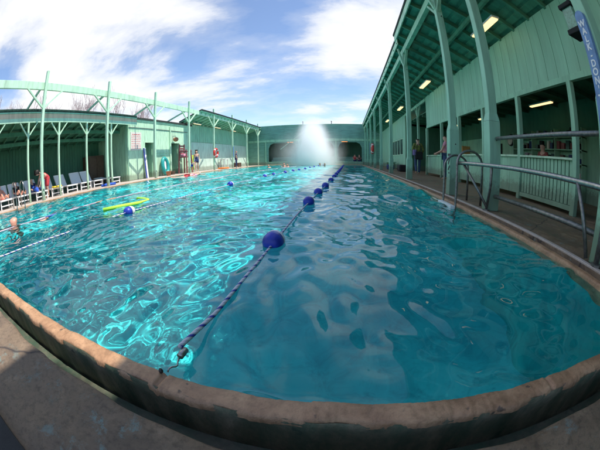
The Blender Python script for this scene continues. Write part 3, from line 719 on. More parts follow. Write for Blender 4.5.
# handrails (post A to ladder) ---------------------------------------------------
hr = thing('handrail', 'grey steel pipe handrail with diagonal braces between the thick posts and the ladder', 'handrail', (1.7, 2.3, 0))
def pipe(pts, r, nm='rail', mat='steel_dull', n=12): 
    q = MB(); q.tube(pts, r, n); return q.build(nm, M[mat], hr, smooth=True)
pipe([(RX + .0, 3.10 - .085, .865), (RX, 1.24, .865)], .022)
pipe([(RX, 3.10 - .085, .18), (RX, 1.24, .18)], .024)
pipe([(1.40, 3.36, .53), (1.5, 3.25, .535), (1.60, 2.9, .535), (1.64, 2.4, .53), (1.66, 1.8, .515), (1.67, 1.28, .50), (1.67, .9, .485)], .023, mat='steel')
pipe([(1.67, 3.00, 0.012), (1.67, 2.93, .3), (1.62, 2.83, .525)], .017, 'upright')
pipe([(1.47, 3.31, .51), (1.66, 2.98, .06)], .017, 'brace')
pipe([(1.66, 1.44, .50), (1.69, 1.26, .02)], .018, 'brace')
pipe([(1.675, 1.13, .012), (1.675, 1.13, .49)], .024, 'upright')
for (x_, y_) in ((1.67, 3.0), (1.675, 1.13)): MB().lathe([(.045, .002), (.045, .014), (.03, .016)], (x_, y_, .012), n=14).build('base_flange', M['steel_dull'], hr)
# right ladder
ld = thing('pool_ladder', 'steel pool ladder with two hooped grab rails and a white step beside the depth numerals', 'ladder', (1.45, 3.6, 0))
def hoop(parent, x0, x1, y0, y1, zt, r, zb0=-.75, n=12, mat='steel_dull'):
    pts = [(x0, y0, zb0), (x0, y0, -.02), (x0, y0, zt - .18)]
    for k in range(1, 12):
        a = math.pi * k / 12; u_ = (1 - math.cos(a)) / 2
        pts.append((x0 + (x1 - x0) * u_, y0 + (y1 - y0) * u_, zt - .18 + .18 * math.sin(a)))
    pts += [(x1, y1, zt - .18), (x1, y1, -.001)]
    q = MB(); q.tube(pts, r, n); return q.build('grab_rail', M[mat], parent, smooth=True)
hoop(ld, 1.385, 1.80, 3.84, 3.90, .645, .016); hoop(ld, 1.385, 1.80, 3.35, 3.42, .70, .016)
for z in (-.035, -.33, -.62): MB().box(1.31, 1.375, 3.33, 3.86, z - .025, z + (.03 if z > -.1 else .0)).build('step', M['white'], ld, bevel=.006)
# left ladder
l2 = thing('pool_ladder', 'thin steel pool ladder on the far side in front of the reclining sunbathers', 'ladder', (-9.3, 3.45, 0))
hoop(l2, -9.06, -9.45, 3.28, 3.28, .80, .018, mat='steel'); hoop(l2, -9.06, -9.45, 3.62, 3.62, .80, .018, mat='steel')
for z in (-.3, -.6): MB().box(-9.08, -9.0, 3.28, 3.62, z, z + .03).build('step', M['white'], l2)

# black mat at the camera's feet
q = MB(); q.box(-2.2, -.545, -.75, -.055, .002, .014); tag(q.build('rubber_mat', M['rubber'], bevel=.004), 'black rubber mat edge on the worn near deck in the bottom corner', 'mat')

# ================================================================== lane ropes
def lane_rope(name_, lab, xs_f, y0, y1, floats, r=.0078, mat='rope', zoff=.012):
    t = thing('lane_rope', lab, 'lane rope', (xs_f(y0), y0, WZ))
    ys = [y0]; 
    while ys[-1] < y1: ys.append(ys[-1] + .02 + ys[-1] * .004)
    pts = [(xs_f(y), y, WZ + zoff + .004 * math.sin(y * 3.1) + (max(0, 1 - (y - y0) / .25)) * .03) for y in ys]
    q = MB(); n = 8; q.tube(pts, r, n); o = q.build('rope', M[mat], t, smooth=True, recalc=False)
    me = o.data; uv = me.uv_layers.new(name='UVMap'); vi = np.zeros(len(me.loops), int); me.loops.foreach_get('vertex_index', vi)
    L = np.array([p[1] for p in pts]); ring_i = vi // n; k = vi % n
    # handle the wrap of the last strip per face
    u = np.zeros((len(vi), 2)); u[:, 0] = k / n; u[:, 1] = -L[np.minimum(ring_i, len(L) - 1)] / .075
    for p in me.polygons:
        if len(p.vertices) == 4:
            ks = [int(me.loops[l_].vertex_index) % n for l_ in p.loop_indices]
            if max(ks) == n - 1 and min(ks) == 0:
                for l_, kk in zip(p.loop_indices, ks):
                    if kk == 0: u[l_, 0] = 1.0
    uv.data.foreach_set('uv', u.reshape(-1).astype(np.float32))
    R0 = .068
    for i, y in enumerate(floats):
        x = xs_f(y); z = WZ + .018; flip = -1
        q = MB(); prof = [(.014, -.085), (.040, -.080), (.058, -.062), (R0, -.035), (R0 + .001, .0)]
        q.lathe([(a, flip * -b_) if False else (a, b_) for a, b_ in prof], (x, y, z), 'y', 20); fl = q.build('float', M['blue'], t, smooth=True)
        q = MB(); prof = [(R0 + .001, .001), (R0, .035), (.058, .062), (.040, .080), (.014, .085)]
        q.lathe(prof, (x, y, z), 'y', 20); q.build('float_white_half', M['float_white'], fl, smooth=True)
    return t
rope1 = lane_rope('lane_rope', 'twisted blue and white lane rope hooked to the near coping', lambda y: -.425 - .05 * math.sin(min(y, 6) / 6 * math.pi) + .02 * max(0, min(1, (y - 6) / 5)), .515, YF - .05,
                  [1.67, 3.36, 4.35, 5.45, 6.95, 8.5, 9.9, 11.3, 12.6, 14.0, 15.4, 17.2, 19.5, 22, 25])
q = MB(); q.tube([(-.424, .520, WZ + .036), (-.423, .485, WZ + .036)], .0105, 12); q.build('clamp_sleeve', M['steel'], rope1, smooth=True)
q = MB(); q.tube([(-.423, .482, WZ + .035), (-.420, .466, .003), (-.416, .454, -.001), (-.414, .443, .004), (-.418, .432, .010), (-.424, .424, .008), (-.426, .418, 0)], .0026, 8); q.build('hook', M['steel'], rope1, smooth=True)
q = MB(); q.lathe([(.006, 0), (.007, .004), (.005, .010), (.002, .013)], (-.445, .412, -.002), n=12); tag(q.build('anchor_bolt', M['brass'], smooth=True), 'small dark anchor bolt in the near coping beside the rope hook', 'bolt')
lane_rope('lane_rope', 'sunlit blue and white lane rope across the middle of the pool by the noodle', lambda y: -2.78 + .018 * y + .05 * math.sin(y * .5), .47, YF - .05, [2.64, 6.0, 8.8, 9.85, 11.5, 12.9, 14.2, 16, 18, 20.4, 23, 26], r=.0078)
l3 = thing('lane_rope', 'faded half sunken lane rope nearest the sunbathers, passing behind the bald swimmer', 'lane rope', (-4.6, .5, WZ))
q = MB(); q.tube([(-4.75 + .02 * y, y, WZ + .004 + .006 * math.sin(y * 2)) for y in np.arange(.46, 29.6, .12)], .014, 8); q.build('rope', M['rope_dull'], l3, smooth=True)
for a, b_, mt in ((2.3, 2.7, 'rope_blue'), (3.6, 4.2, 'rope_tan')):
    q = MB(); q.tube([(-4.75 + .02 * y, y, WZ + .008 + .006 * math.sin(y * 2)) for y in np.linspace(a, b_, 8)], .016, 8); q.build('sleeve', M[mt], l3, smooth=True)
# foam noodle
q = MB(); q.tube([(-3.54, 2.86, -.03), (-3.36, 3.08, -.022), (-3.20, 3.25, -.015), (-3.11, 3.35, -.01), (-3.07, 3.44, -.008), (-3.10, 3.54, -.008), (-3.20, 3.64, -.010), (-3.40, 3.78, -.015), (-3.72, 3.93, -.02)], .033, 12)
tag(q.build('pool_noodle', M['noodle'], smooth=True), 'bent lime green foam noodle floating behind the middle lane rope', 'pool noodle')

# ================================================================== loungers
def lounger(loc, lab, low=False):
    x, y, _ = loc; t = thing('sun_lounger', lab, 'sun lounger', (x, y, 0), 'white sun loungers in the shelter')
    W, Hs, L, bk = .29, .30, 1.02, .62
    fr = MB()
    for s in (-1, 1): fr.bar((x, y + s * W, Hs), (x - L - (.6 if low else 0), y + s * W, Hs), .04, .05)
    fr.bar((x - .02, y - W, Hs), (x - .02, y + W, Hs), .04, .05); fr.bar((x - L, y - W, Hs), (x - L, y + W, Hs), .04, .05)
    fr.build('frame', M['white'], t)
    for s in (-1, 1):
        for xx in (x - .06, x - L + .05): MB().bar((xx, y + s * W, 0), (xx, y + s * W, Hs), .045, .045).build('leg', M['white'], t)
    MB().bar((x - .06, y - W, .12), (x - .06, y + W, .12), .03, .04).build('cross_bar', M['white'], t)
    MB().box(x - L + .02, x - .05, y - W + .022, y + W - .022, Hs + .01, Hs + .025).build('seat', M['mesh_white'], t)
    a = R(8 if low else 58); bx, bz = x - L - math.cos(a) * bk, Hs + math.sin(a) * bk
    q = MB(); q.bar((x - L, y, Hs + .02), (bx, y, bz), 2 * W - .05, .02); b_ = q.build('backrest', M['mesh_white'], t)
    q = MB()
    for s in (-1, 1): q.bar((x - L, y + s * W, Hs), (bx, y + s * W, bz), .04, .045)
    q.bar((bx, y - W, bz), (bx, y + W, bz), .04, .045); q.build('backrest_frame', M['white'], b_)
    t.rotation_euler[2] = R(random.uniform(-5, 5))
    return t
LG = [(-10.45, 3.35, 'white sun lounger under the reclining sunbather in the frame corner'),
      (-10.50, 4.22, 'white sun lounger behind the far side pool ladder, dark clothes on it'),
      (-10.45, 5.10, 'white sun lounger draped with the blue towel'),
      (-10.60, 6.00, 'white sun lounger the woman in red leans over'),
      (-10.75, 6.95, 'empty white sun lounger just right of the woman in red'),
      (-10.85, 7.85, 'empty white sun lounger, third from the changing building end'),
      (-10.95, 8.75, 'empty white sun lounger in front of the brown cabinet'),
      (-10.90, 9.95, 'white sun lounger lying flat next to the shelter end wall')]
for k, (x, y, lab) in enumerate(LG): lounger((x, y, 0), lab, low=(k == 7))
# ================================================================== people
def skinmesh(name, parent, nodes, edges, mat, sub=2, root=0, loc=None):
    me = bpy.data.meshes.new(name); me.from_pydata([tuple(Vector(p) * 1.0) for p, r in nodes], edges, []); me.materials.append(mat)
    o = bpy.data.objects.new(name, me); C.objects.link(o)
    if parent: o.parent = parent
    md = o.modifiers.new('skin', 'SKIN'); md.use_smooth_shade = True
    for i, (p, r) in enumerate(nodes):
        rr = r if isinstance(r, tuple) else (r, r); me.skin_vertices[0].data[i].radius = rr
    me.skin_vertices[0].data[root].use_root = True
    s_ = o.modifiers.new('sub', 'SUBSURF'); s_.levels = sub; s_.render_levels = sub
    me.polygons.foreach_set('use_smooth', [True] * len(me.polygons))
    return o
def person(lab, loc, rz, J, clothes=(), hair='hair_brown', skin='skin', hairlen=0, k=1.0, group=None, bald=False):
    """J: joints in metres, local, facing +Y. clothes: list of (name, material, [chains of joint names], extra radius)"""
    root = thing('person', lab, 'person', loc, group); root.rotation_euler[2] = rz
    D = dict(pel=(0, 0, .93), spn=(0, .01, 1.12), chs=(0, .0, 1.33), nk=(0, -.005, 1.48), hd=(0, .02, 1.58), crn=(0, .0, 1.665),
             shL=(-.17, -.01, 1.41), elL=(-.23, -.03, 1.13), wrL=(-.24, .05, .89), shR=(.17, -.01, 1.41), elR=(.23, -.03, 1.13), wrR=(.24, .05, .89),
             hpL=(-.09, 0, .90), knL=(-.10, .02, .49), anL=(-.10, -.03, .09), toL=(-.11, .13, .035), hpR=(.09, 0, .90), knR=(.10, .02, .49), anR=(.10, -.03, .09), toR=(.11, .13, .035))
    D.update(J); D = {a: Vector(b_) for a, b_ in D.items()}
    Rd = dict(pel=.125, spn=.115, chs=(.15, .105), nk=.052, hd=.112, crn=.092, shL=.055, elL=.040, wrL=.026, shR=.055, elR=.040, wrR=.026, hpL=.085, knL=.055, anL=.036, toL=.030, hpR=.085, knR=.055, anR=.036, toR=.030)
    names = list(D); nodes = [(D[n], Rd[n]) for n in names]; ix = {n: i for i, n in enumerate(names)}
    ed = [('pel', 'spn'), ('spn', 'chs'), ('chs', 'nk'), ('nk', 'hd'), ('hd', 'crn'), ('pel', 'hpL'), ('hpL', 'knL'), ('knL', 'anL'), ('anL', 'toL'), ('pel', 'hpR'), ('hpR', 'knR'), ('knR', 'anR'), ('anR', 'toR'),
          ('chs', 'shL'), ('shL', 'elL'), ('elL', 'wrL'), ('chs', 'shR'), ('shR', 'elR'), ('elR', 'wrR')]
    edges = [(ix[a], ix[b_]) for a, b_ in ed]
    up = (D['crn'] - D['nk']).normalized(); side = (D['shR'] - D['shL']).normalized(); fwd = up.cross(side).normalized() 
    fwd = D.get('face', fwd)
    # nose and chin, ears
    def addn(p, r, to): nodes.append((p, r)); edges.append((to, len(nodes) - 1)); return len(nodes) - 1
    hdp = D['hd']; addn(hdp + fwd * .098 + up * .0, .013, ix['hd']); addn(hdp + fwd * .06 - up * .065, .028, ix['hd'])
    for s in (-1, 1): addn(hdp + side * s * .082 - fwd * .01, .014, ix['hd'])
    for sd_ in 'LR':
        w_ = D['wr' + sd_]; e_ = D['el' + sd_]; dr = (w_ - e_).normalized(); sg_ = 1 if sd_ == 'R' else -1
        ac = dr.cross(side); ac = ac.normalized() if ac.length > .2 else fwd
        palm = addn(w_ + dr * .065, (.034, .018), ix['wr' + sd_])
        for j, ln in ((-1.5, .062), (-.5, .075), (.5, .078), (1.5, .07)):
            b0 = addn(w_ + dr * .098 + ac * j * .019, .0085, palm)
            b1 = addn(w_ + dr * (.098 + ln * .55) + ac * j * .021 - side * sg_ * .010, .008, b0); addn(w_ + dr * (.098 + ln) + ac * j * .021 - side * sg_ * .028, .007, b1)
        t0 = addn(w_ + dr * .045 + ac * .040, .010, palm); addn(w_ + dr * .085 + ac * .062 - side * sg_ * .012, .009, t0)
    nodes = [(p * k, (tuple(v * k for v in r) if isinstance(r, tuple) else r * k)) for p, r in nodes]
    body = skinmesh('body', root, nodes, edges, M[skin], 1, 0)
    if not bald:
        q_n = [((D['hd'] + up * .045 - fwd * .018) * k, .118 * k), ((D['crn'] + up * .008 - fwd * .012) * k, .094 * k)]; q_e = [(0, 1)]
        if hairlen:
            q_n += [((D['hd'] - up * .03 - fwd * .055) * k, .062 * k), ((D['nk'] - up * (hairlen - .05) - fwd * .07) * k, .048 * k)]; q_e += [(0, 2), (2, 3)]
        skinmesh('hair', root, q_n, q_e, M[hair], 2)
    for (nm, mt, chains, ex) in clothes:
        nn = []; ee = []; idx = {}
        for ch in chains:
            for a, b_ in zip(ch, ch[1:]):
                for n in (a, b_):
                    if n not in idx:
                        if '*' in n: n1, n2 = n.split('*'); p = (D[n1] + D[n2]) / 2; r = .5 * (max(Rd[n1]) if isinstance(Rd[n1], tuple) else Rd[n1]) + .5 * (Rd[n2] if not isinstance(Rd[n2], tuple) else max(Rd[n2])); r = r + ex
                        else: p = D[n]; r = Rd[n]; r = tuple(v + ex for v in r) if isinstance(r, tuple) else r + ex
                        idx[n] = len(nn); nn.append((p * k, tuple(v * k for v in r) if isinstance(r, tuple) else r * k))
                ee.append((idx[a], idx[b_]))
        skinmesh(nm, root, nn, ee, M[mt], 2)
    # eyes
    for s in (-1, 1):
        e = MB()
        c_ = (hdp + fwd * .074 + side * s * .031 + up * .028) * k / S + Vector(loc); e.lathe([(.002, -.005), (.011 * k, 0), (.002, .005)], tuple(c_), 'y', 8)
        e.build('eye', M['hair_dark'], root)
    return root
TEE = lambda mt, sl=True: ('shirt', mt, [['pel*spn', 'spn', 'chs']] + ([['chs', 'shL', 'shL*elL'], ['chs', 'shR', 'shR*elR']] if sl else []), .014)
PANTS = lambda mt: ('trousers', mt, [['pel', 'hpL', 'knL', 'anL'], ['pel', 'hpR', 'knR', 'anR']], .016)
SHORTS = lambda mt: ('shorts', mt, [['pel', 'hpL', 'hpL*knL'], ['pel', 'hpR', 'hpR*knR']], .02)
SUIT = lambda mt: ('swimsuit', mt, [['hpL', 'pel', 'spn', 'chs'], ['pel', 'hpR']], .010)
# backpacker seen from behind
person('person in yellow green jacket and jeans walking away along the shaded deck', (2.95, 11.6, 0), R(-4),
       dict(anL=(-.10, -.16, .13), toL=(-.11, -.02, .05), knL=(-.10, .05, .50), anR=(.09, .10, .08), toR=(.1, .25, .035), knR=(.09, .10, .49), elL=(-.27, -.05, 1.15), wrL=(-.22, .10, 1.02), elR=(.27, -.05, 1.15), wrR=(.22, .1, 1.02)),
       [('jacket', 'olive_cloth', [['pel', 'spn', 'chs'], ['chs', 'shL', 'elL', 'wrL'], ['chs', 'shR', 'elR', 'wrR']], .025), PANTS('denim')], 'hair_dark', k=1.02)
bp = thing('shoulder_bags', 'bulky black and purple bags slung on the back of the walking person', 'bag', (2.95, 11.4, .55))
q = MB(); q.box(2.78, 3.12, 11.36, 11.50, .62, .95); q.build('black_bag', M['black'], bp, bevel=.05)
q = MB(); q.box(2.70, 2.84, 11.38, 11.56, .78, 1.02); q.build('purple_bundle', plain('purple_fabric', (.22, .16, .34), .9), bp, bevel=.04)
q = MB(); q.tube([(2.86, 11.46, .93), (2.88, 11.44, 1.2), (2.93, 11.5, 1.27)], .014, 8); q.build('strap', M['black'], bp)
q = MB(); q.tube([(3.06, 11.46, .93), (3.03, 11.44, 1.2), (2.98, 11.5, 1.27)], .014, 8); q.build('strap', M['black'], bp)
# person leaning at half wall behind the thick post
person('person in a pink top leaning at the half wall between the two thick posts', (3.25, 8.9, 0), R(60), dict(wrL=(-.1, .35, 1.0), elL=(-.22, .12, 1.1), wrR=(.1, .35, 1.0), elR=(.22, .12, 1.1)), [TEE('pink_cloth'), PANTS('denim')], 'hair_brown', k=.98)
# seated in the interior
SIT = dict(pel=(0, 0, .50), spn=(0, -.02, .70), chs=(0, -.02, .92), nk=(0, .0, 1.07), hd=(0, .02, 1.17), crn=(0, .01, 1.27), shL=(-.17, -.01, 1.0), shR=(.17, -.01, 1.0), elL=(-.24, .06, .76), wrL=(-.16, .28, .70), elR=(.24, .06, .76), wrR=(.16, .28, .70),
           hpL=(-.10, .04, .49), hpR=(.10, .04, .49), knL=(-.12, .46, .50), knR=(.12, .46, .50), anL=(-.12, .46, .09), toL=(-.12, .62, .035), anR=(.12, .46, .09), toR=(.12, .62, .035))
person('seated person in a red top inside the bath house behind the slatted counter', (5.3, 6.1, .22), R(100), SIT, [TEE('dim_red'), PANTS('denim')], 'hair_dark')
st = thing('stool', 'dark stool under the seated person in red inside the bath house', 'stool', (5.3, 6.1, 0))
MB().box(5.13, 5.47, 5.93, 6.27, .50, .54).build('seat', M['brown_wood'], st)
for a in (-1, 1):
    for b_ in (-1, 1): MB().box(5.3 + a * .14 - .02, 5.3 + a * .14 + .02, 6.1 + b_ * .14 - .02, 6.1 + b_ * .14 + .02, 0, .499).build('leg', M['brown_wood'], st)
# woman with child towel walking on the sunny deck
person('brown haired person in a navy swimsuit walking along the sunny deck', (-10.15, 17.1, 0), R(-150),
       dict(anL=(-.10, -.20, .12), toL=(-.11, -.08, .04), knL=(-.10, .0, .50), anR=(.09, .18, .08), toR=(.1, .33, .035), knR=(.09, .16, .49), wrL=(-.26, .12, .92), wrR=(.25, -.06, .9)), [SUIT('navy'), SHORTS('navy')], 'hair_brown', hairlen=.2, k=1.0)
tw = MB(); tw.tube([(-10.32, 16.85, 1.18), (-10.36, 16.82, .85), (-10.34, 16.84, .45), (-10.36, 16.84, .16)], [.07, .10, .11, .13], 10); tag(tw.build('hanging_towel', M['green_cloth'], smooth=True), 'long yellow green towel hanging from the shoulder of the walking person', 'towel')
person('child in a pale blue and white outfit bending down at the sunny pool edge', (-10.0, 16.2, 0), R(-80),
       dict(spn=(0, .08, 1.08), chs=(0, .30, 1.15), nk=(0, .43, 1.2), hd=(0, .52, 1.22), crn=(0, .60, 1.26), shL=(-.17, .32, 1.2), shR=(.17, .32, 1.2), elL=(-.2, .40, .92), wrL=(-.16, .46, .68), elR=(.2, .40, .92), wrR=(.16, .46, .68)), [TEE('white'), SHORTS('blue_cloth')], 'hair_brown', k=.62)
# attendant with red cap far left
person('attendant in red cap and navy shirt standing under the far shelter', (-10.2, 24.5, 0), R(-60), {}, [TEE('navy'), PANTS('navy')], 'red_cloth', k=1.05)
tb = thing('side_table', 'pale high table under the far shelter next to the attendant', 'table', (-10.6, 22.6, 0))
MB().box(-10.9, -10.3, 22.2, 23.0, .78, .84).build('tabletop', M['white'], tb)
for a in (-1, 1):
    for b_ in (-1, 1): MB().bar((-10.6 + a * .26, 22.6 + b_ * .34, 0), (-10.6 + a * .2, 22.6 + b_ * .3, .779), .05, .05).build('leg', M['white'], tb)
q = MB(); q.box(-10.2, -9.6, 20.5, 21.5, .01, .12); tag(q.build('rescue_float', M['orange'], bevel=.05), 'orange rescue float lying on the sunny deck before the far shelter', 'float')
q = MB(); q.box(-10.75, -10.25, 25.2, 25.9, 0, .42); tag(q.build('wooden_box', M['brown_wood'], bevel=.02), 'brown box standing by the attendant under the far shelter', 'box')
# woman leaning over lounger
BEND = dict(pel=(0, -.05, .90), spn=(0, .10, 1.03), chs=(0, .30, 1.12), nk=(0, .43, 1.16), hd=(0, .53, 1.17), crn=(0, .63, 1.19), shL=(-.17, .30, 1.12), shR=(.17, .30, 1.12), elL=(-.21, .40, .86), wrL=(-.18, .48, .64), elR=(.21, .40, .86), wrR=(.18, .48, .64), hpL=(-.09, -.05, .88), hpR=(.09, -.05, .88))
person('person with dark hair in red bending over a white lounger beside the tall front post', (-10.95, 5.62, 0), R(175), BEND, [TEE('red_cloth', False), ('wrap', 'red_cloth', [['spn', 'pel', 'hpL', 'knL'], ['pel', 'hpR', 'knR']], .03)], 'hair_dark', hairlen=.14, k=1.0)
LIE = dict(pel=(0, 0, .40), spn=(0, -.18, .50), chs=(0, -.32, .68), nk=(0, -.40, .82), hd=(0, -.43, .91), crn=(0, -.45, 1.01), shL=(-.17, -.36, .76), shR=(.17, -.36, .76), elL=(-.26, -.14, .55), wrL=(-.20, .10, .50), elR=(.26, -.14, .55), wrR=(.20, .10, .50),
           hpL=(-.10, .04, .40), hpR=(.10, .04, .40), knL=(-.12, .45, .52), knR=(.12, .42, .60), anL=(-.12, .82, .42), toL=(-.12, .86, .56), anR=(.12, .72, .42), toR=(.12, .86, .42))
person('sunbather in red reclining on the lounger in the frame corner', (-11.25, 3.35, -.0), R(-90), LIE, [SUIT('red_cloth')], 'hair_brown', 'skin_red', k=1.0)
person('sunbather in black reclining behind the far side pool ladder', (-11.3, 4.22, -.0), R(-90), LIE, [TEE('black'), SHORTS('black')], 'hair_dark', 'skin_red', k=1.0)
person('person wrapped in navy lounging beside the blue towel', (-11.3, 5.1, 0), R(-90), LIE, [TEE('navy'), PANTS('navy')], 'hair_brown', k=1.0)
q = MB(); q.tube([(-10.5, 4.9, .35), (-10.8, 5.0, .42), (-11.2, 5.05, .46), (-11.5, 5.1, .55)], [.05, .08, .10, .07], 10); tag(q.build('beach_towel', M['blue_cloth'], smooth=True), 'crumpled bright blue towel on the lounger behind the tall front post', 'towel')
q = MB(); q.box(-10.75, -10.50, 5.75, 6.2, .33, .40); tag(q.build('folded_towel', M['yellow_cloth'], bevel=.03), 'folded yellow towel on the foot of the lounger by the person in red', 'towel')
q = MB(); q.tube([(-10.0, 8.15, .05), (-10.0, 8.6, .06), (-9.95, 9.0, .05)], [.05, .07, .05], 8); tag(q.build('rolled_towel', M['blue_cloth'], smooth=True), 'rolled blue towel on the deck edge between lounger and tall post', 'towel')
# swimmers
def swimmer(x, y, lab, hair, rz=0, skin='skin', clothes=(), bald=False, k=1.0, dz=0, J=None, hairlen=0):
    T = dict(pel=(0, 0, .93), knL=(-.13, .18, .55), anL=(-.13, -.10, .28), toL=(-.13, 0, .2), knR=(.13, .18, .55), anR=(.13, -.10, .28), toR=(.13, 0, .2), elL=(-.34, .15, 1.28), wrL=(-.36, .38, 1.33), elR=(.34, .15, 1.28), wrR=(.36, .38, 1.33))
    if J: T.update(J)
    return person(lab, (x, y, WZ - (1.475 * k) / S + dz), rz, T, clothes, hair, skin, hairlen, k, None, bald)
swimmer(-4.93, 1.66, 'bald sunburnt swimmer seen from behind with arms resting along the sunken rope', 'hair_dark', R(60), 'skin_red', bald=True, k=1.05, dz=-.035,
        J=dict(elL=(-.42, .0, 1.44), wrL=(-.66, .06, 1.47), elR=(.42, .0, 1.44), wrR=(.66, .05, 1.47)))
for (x, y, lab, hr_, sk, rz) in ((-8.8, 21.2, 'swimmer with wet dark hair nearest the sunny deck, far down the pool', 'hair_dark', 'skin', 20), (-5.95, 20.6, 'dark haired swimmer left of the red faced one near the spray', 'hair_dark', 'skin_red', 200),
                      (-5.2, 22.6, 'red faced swimmer standing highest in the far water', 'red_cloth', 'skin_red', 180), (-4.75, 21.9, 'swimmer close behind the red faced one', 'hair_brown', 'skin_red', 150),
                      (-2.45, 24.6, 'dark headed swimmer under the spray, left one of the pair', 'hair_dark', 'skin', 170), (-1.95, 23.6, 'dark headed swimmer under the spray, right one of the pair', 'hair_dark', 'skin', 200)):
    swimmer(x, y, lab, hr_, R(rz), sk, dz=.10 if 'highest' in lab else .05)
PR = dict(pel=(0, 0, 1.38), spn=(0, .2, 1.40), chs=(0, .42, 1.42), nk=(0, .58, 1.44), hd=(0, .68, 1.46), crn=(0, .78, 1.48), shL=(-.17, .45, 1.42), shR=(.17, .45, 1.42), elL=(-.2, .75, 1.42), wrL=(-.15, 1.0, 1.42), elR=(.22, .2, 1.36), wrR=(.2, .0, 1.3),
          hpL=(-.09, -.05, 1.38), hpR=(.09, -.05, 1.38), knL=(-.1, -.45, 1.36), knR=(.1, -.45, 1.32), anL=(-.1, -.85, 1.40), anR=(.1, -.85, 1.30), toL=(-.1, -1.0, 1.42), toR=(.1, -1.0, 1.28))
person('swimmer in a pink top floating face down with a white cap near the lifeguard chair', (-7.3, 11.4, WZ - 1.38 / S), R(-35), PR, [TEE('pink_cloth'), SHORTS('red_cloth')], 'white', k=1.0)
for x, lab, mt in ((.75, 'person in dark red seated on the steps in the far right opening', 'red_cloth'), (1.25, 'person in brown seated on the steps in the far right opening', 'brown_wood')):
    person(lab, (x, YB + .75, .28 - .30), R(180), SIT, [TEE(mt), PANTS('navy')], 'hair_dark')
# bags on the shaded deck far along
tag(MB().box(2.55, 3.05, 13.8, 14.5, 0, .34).build('dark_bag', M['black'], bevel=.08), 'large dark bag on the shaded deck between the tall posts', 'bag')
tag(MB().box(2.3, 2.7, 16.2, 16.8, 0, .30).build('dark_bag', M['navy'], bevel=.08), 'smaller navy bag farther along the shaded deck under the lifebuoy', 'bag')
bn = thing('bench', 'dull green wooden bench on the shaded deck behind the lifebuoy', 'bench', (3.0, 19.6, 0))
MB().box(2.8, 3.2, 18.4, 20.8, .40, .45).build('seat', M['mint'], bn)
for y in (18.6, 19.6, 20.6): MB().box(2.85, 3.15, y, y + .06, 0, .399).build('leg', M['mint'], bn)

# ================================================================== bare winter trees
def tree(x, y, h, seed, lab, dens=1):
    rd = random.Random(seed); t = thing('bare_tree', lab, 'tree', (x, y, 0), 'bare winter trees beyond the roofs')
    tr = MB(); cr = MB()
    def grow(p, d, L, r, lev):
        n = 4; pts = [p]; rs = [r]; q_ = p
        for i in range(n):
            d = (d + Vector((rd.uniform(-.16, .16), rd.uniform(-.16, .16), rd.uniform(.0, .14)))).normalized(); q_ = q_ + d * L / n; pts.append(q_); rs.append(max(.011, r * (1 - .6 * (i + 1) / n)))
        (tr if lev == 0 else cr).tube(pts, rs, 5 if lev < 2 else 3)
        if lev >= 4: return
        for i in range(rd.randint(4, 5) + (3 if lev == 0 else 0)):
            j = rd.randint(1 if lev else 2, n); a = rd.uniform(0, 6.28); s_ = rd.uniform(.4, .8)
            nd = (d + Vector((math.cos(a) * s_, math.sin(a) * s_, rd.uniform(.25, .7)))).normalized()
            grow(pts[j], nd, L * rd.uniform(.48, .72), rs[j] * .62, lev + 1)
    grow(Vector((x, y, 0)), Vector((0, 0, 1)), h * .42, h * .017, 0)
    tr.build('trunk', M['trunk'], t, recalc=False); cr.build('crown', M['trunk'], t, recalc=False)
TL = [(-22, 2.2, 7.4, 'at the frame edge over the lounger shelter'), (-21, 5.0, 7.6, 'just left of the first tall colonnade post'), (-24, 9.0, 8.2, 'between the first two tall posts'), (-20.5, 13.0, 8.2, 'just left of the second tall post'), (-22, 18.5, 8.6, 'between the second and third tall posts, left one'),
      (-21, 22.5, 8.4, 'between the second and third tall posts, right one'), (-24, 31, 8.8, 'above the changing building'), (-26, 42, 8.8, 'faint, farthest behind the changing building roof'), (-13.5, 38, 6.2, 'just showing over the corner of the far building'), (-23, 26.5, 8.0, 'beside the third tall post')]
TL += [(-27, 6.8, 9.6, 'behind the tree beside the first tall post'), (-28, 14.5, 10.2, 'taller and farther than the one at the second tall post'), (-29, 21, 10.6, 'taller, behind the pair between second and third tall posts'), (-19.5, 10.2, 7.4, 'low one between the first two tall posts'), (-30, 33, 10.4, 'tall, above the changing building roof')]
for i, (x, y, h, lab) in enumerate(TL): tree(x, y, h * 1.02, 50 + i, 'bare leafless pale brown tree, ' + lab)

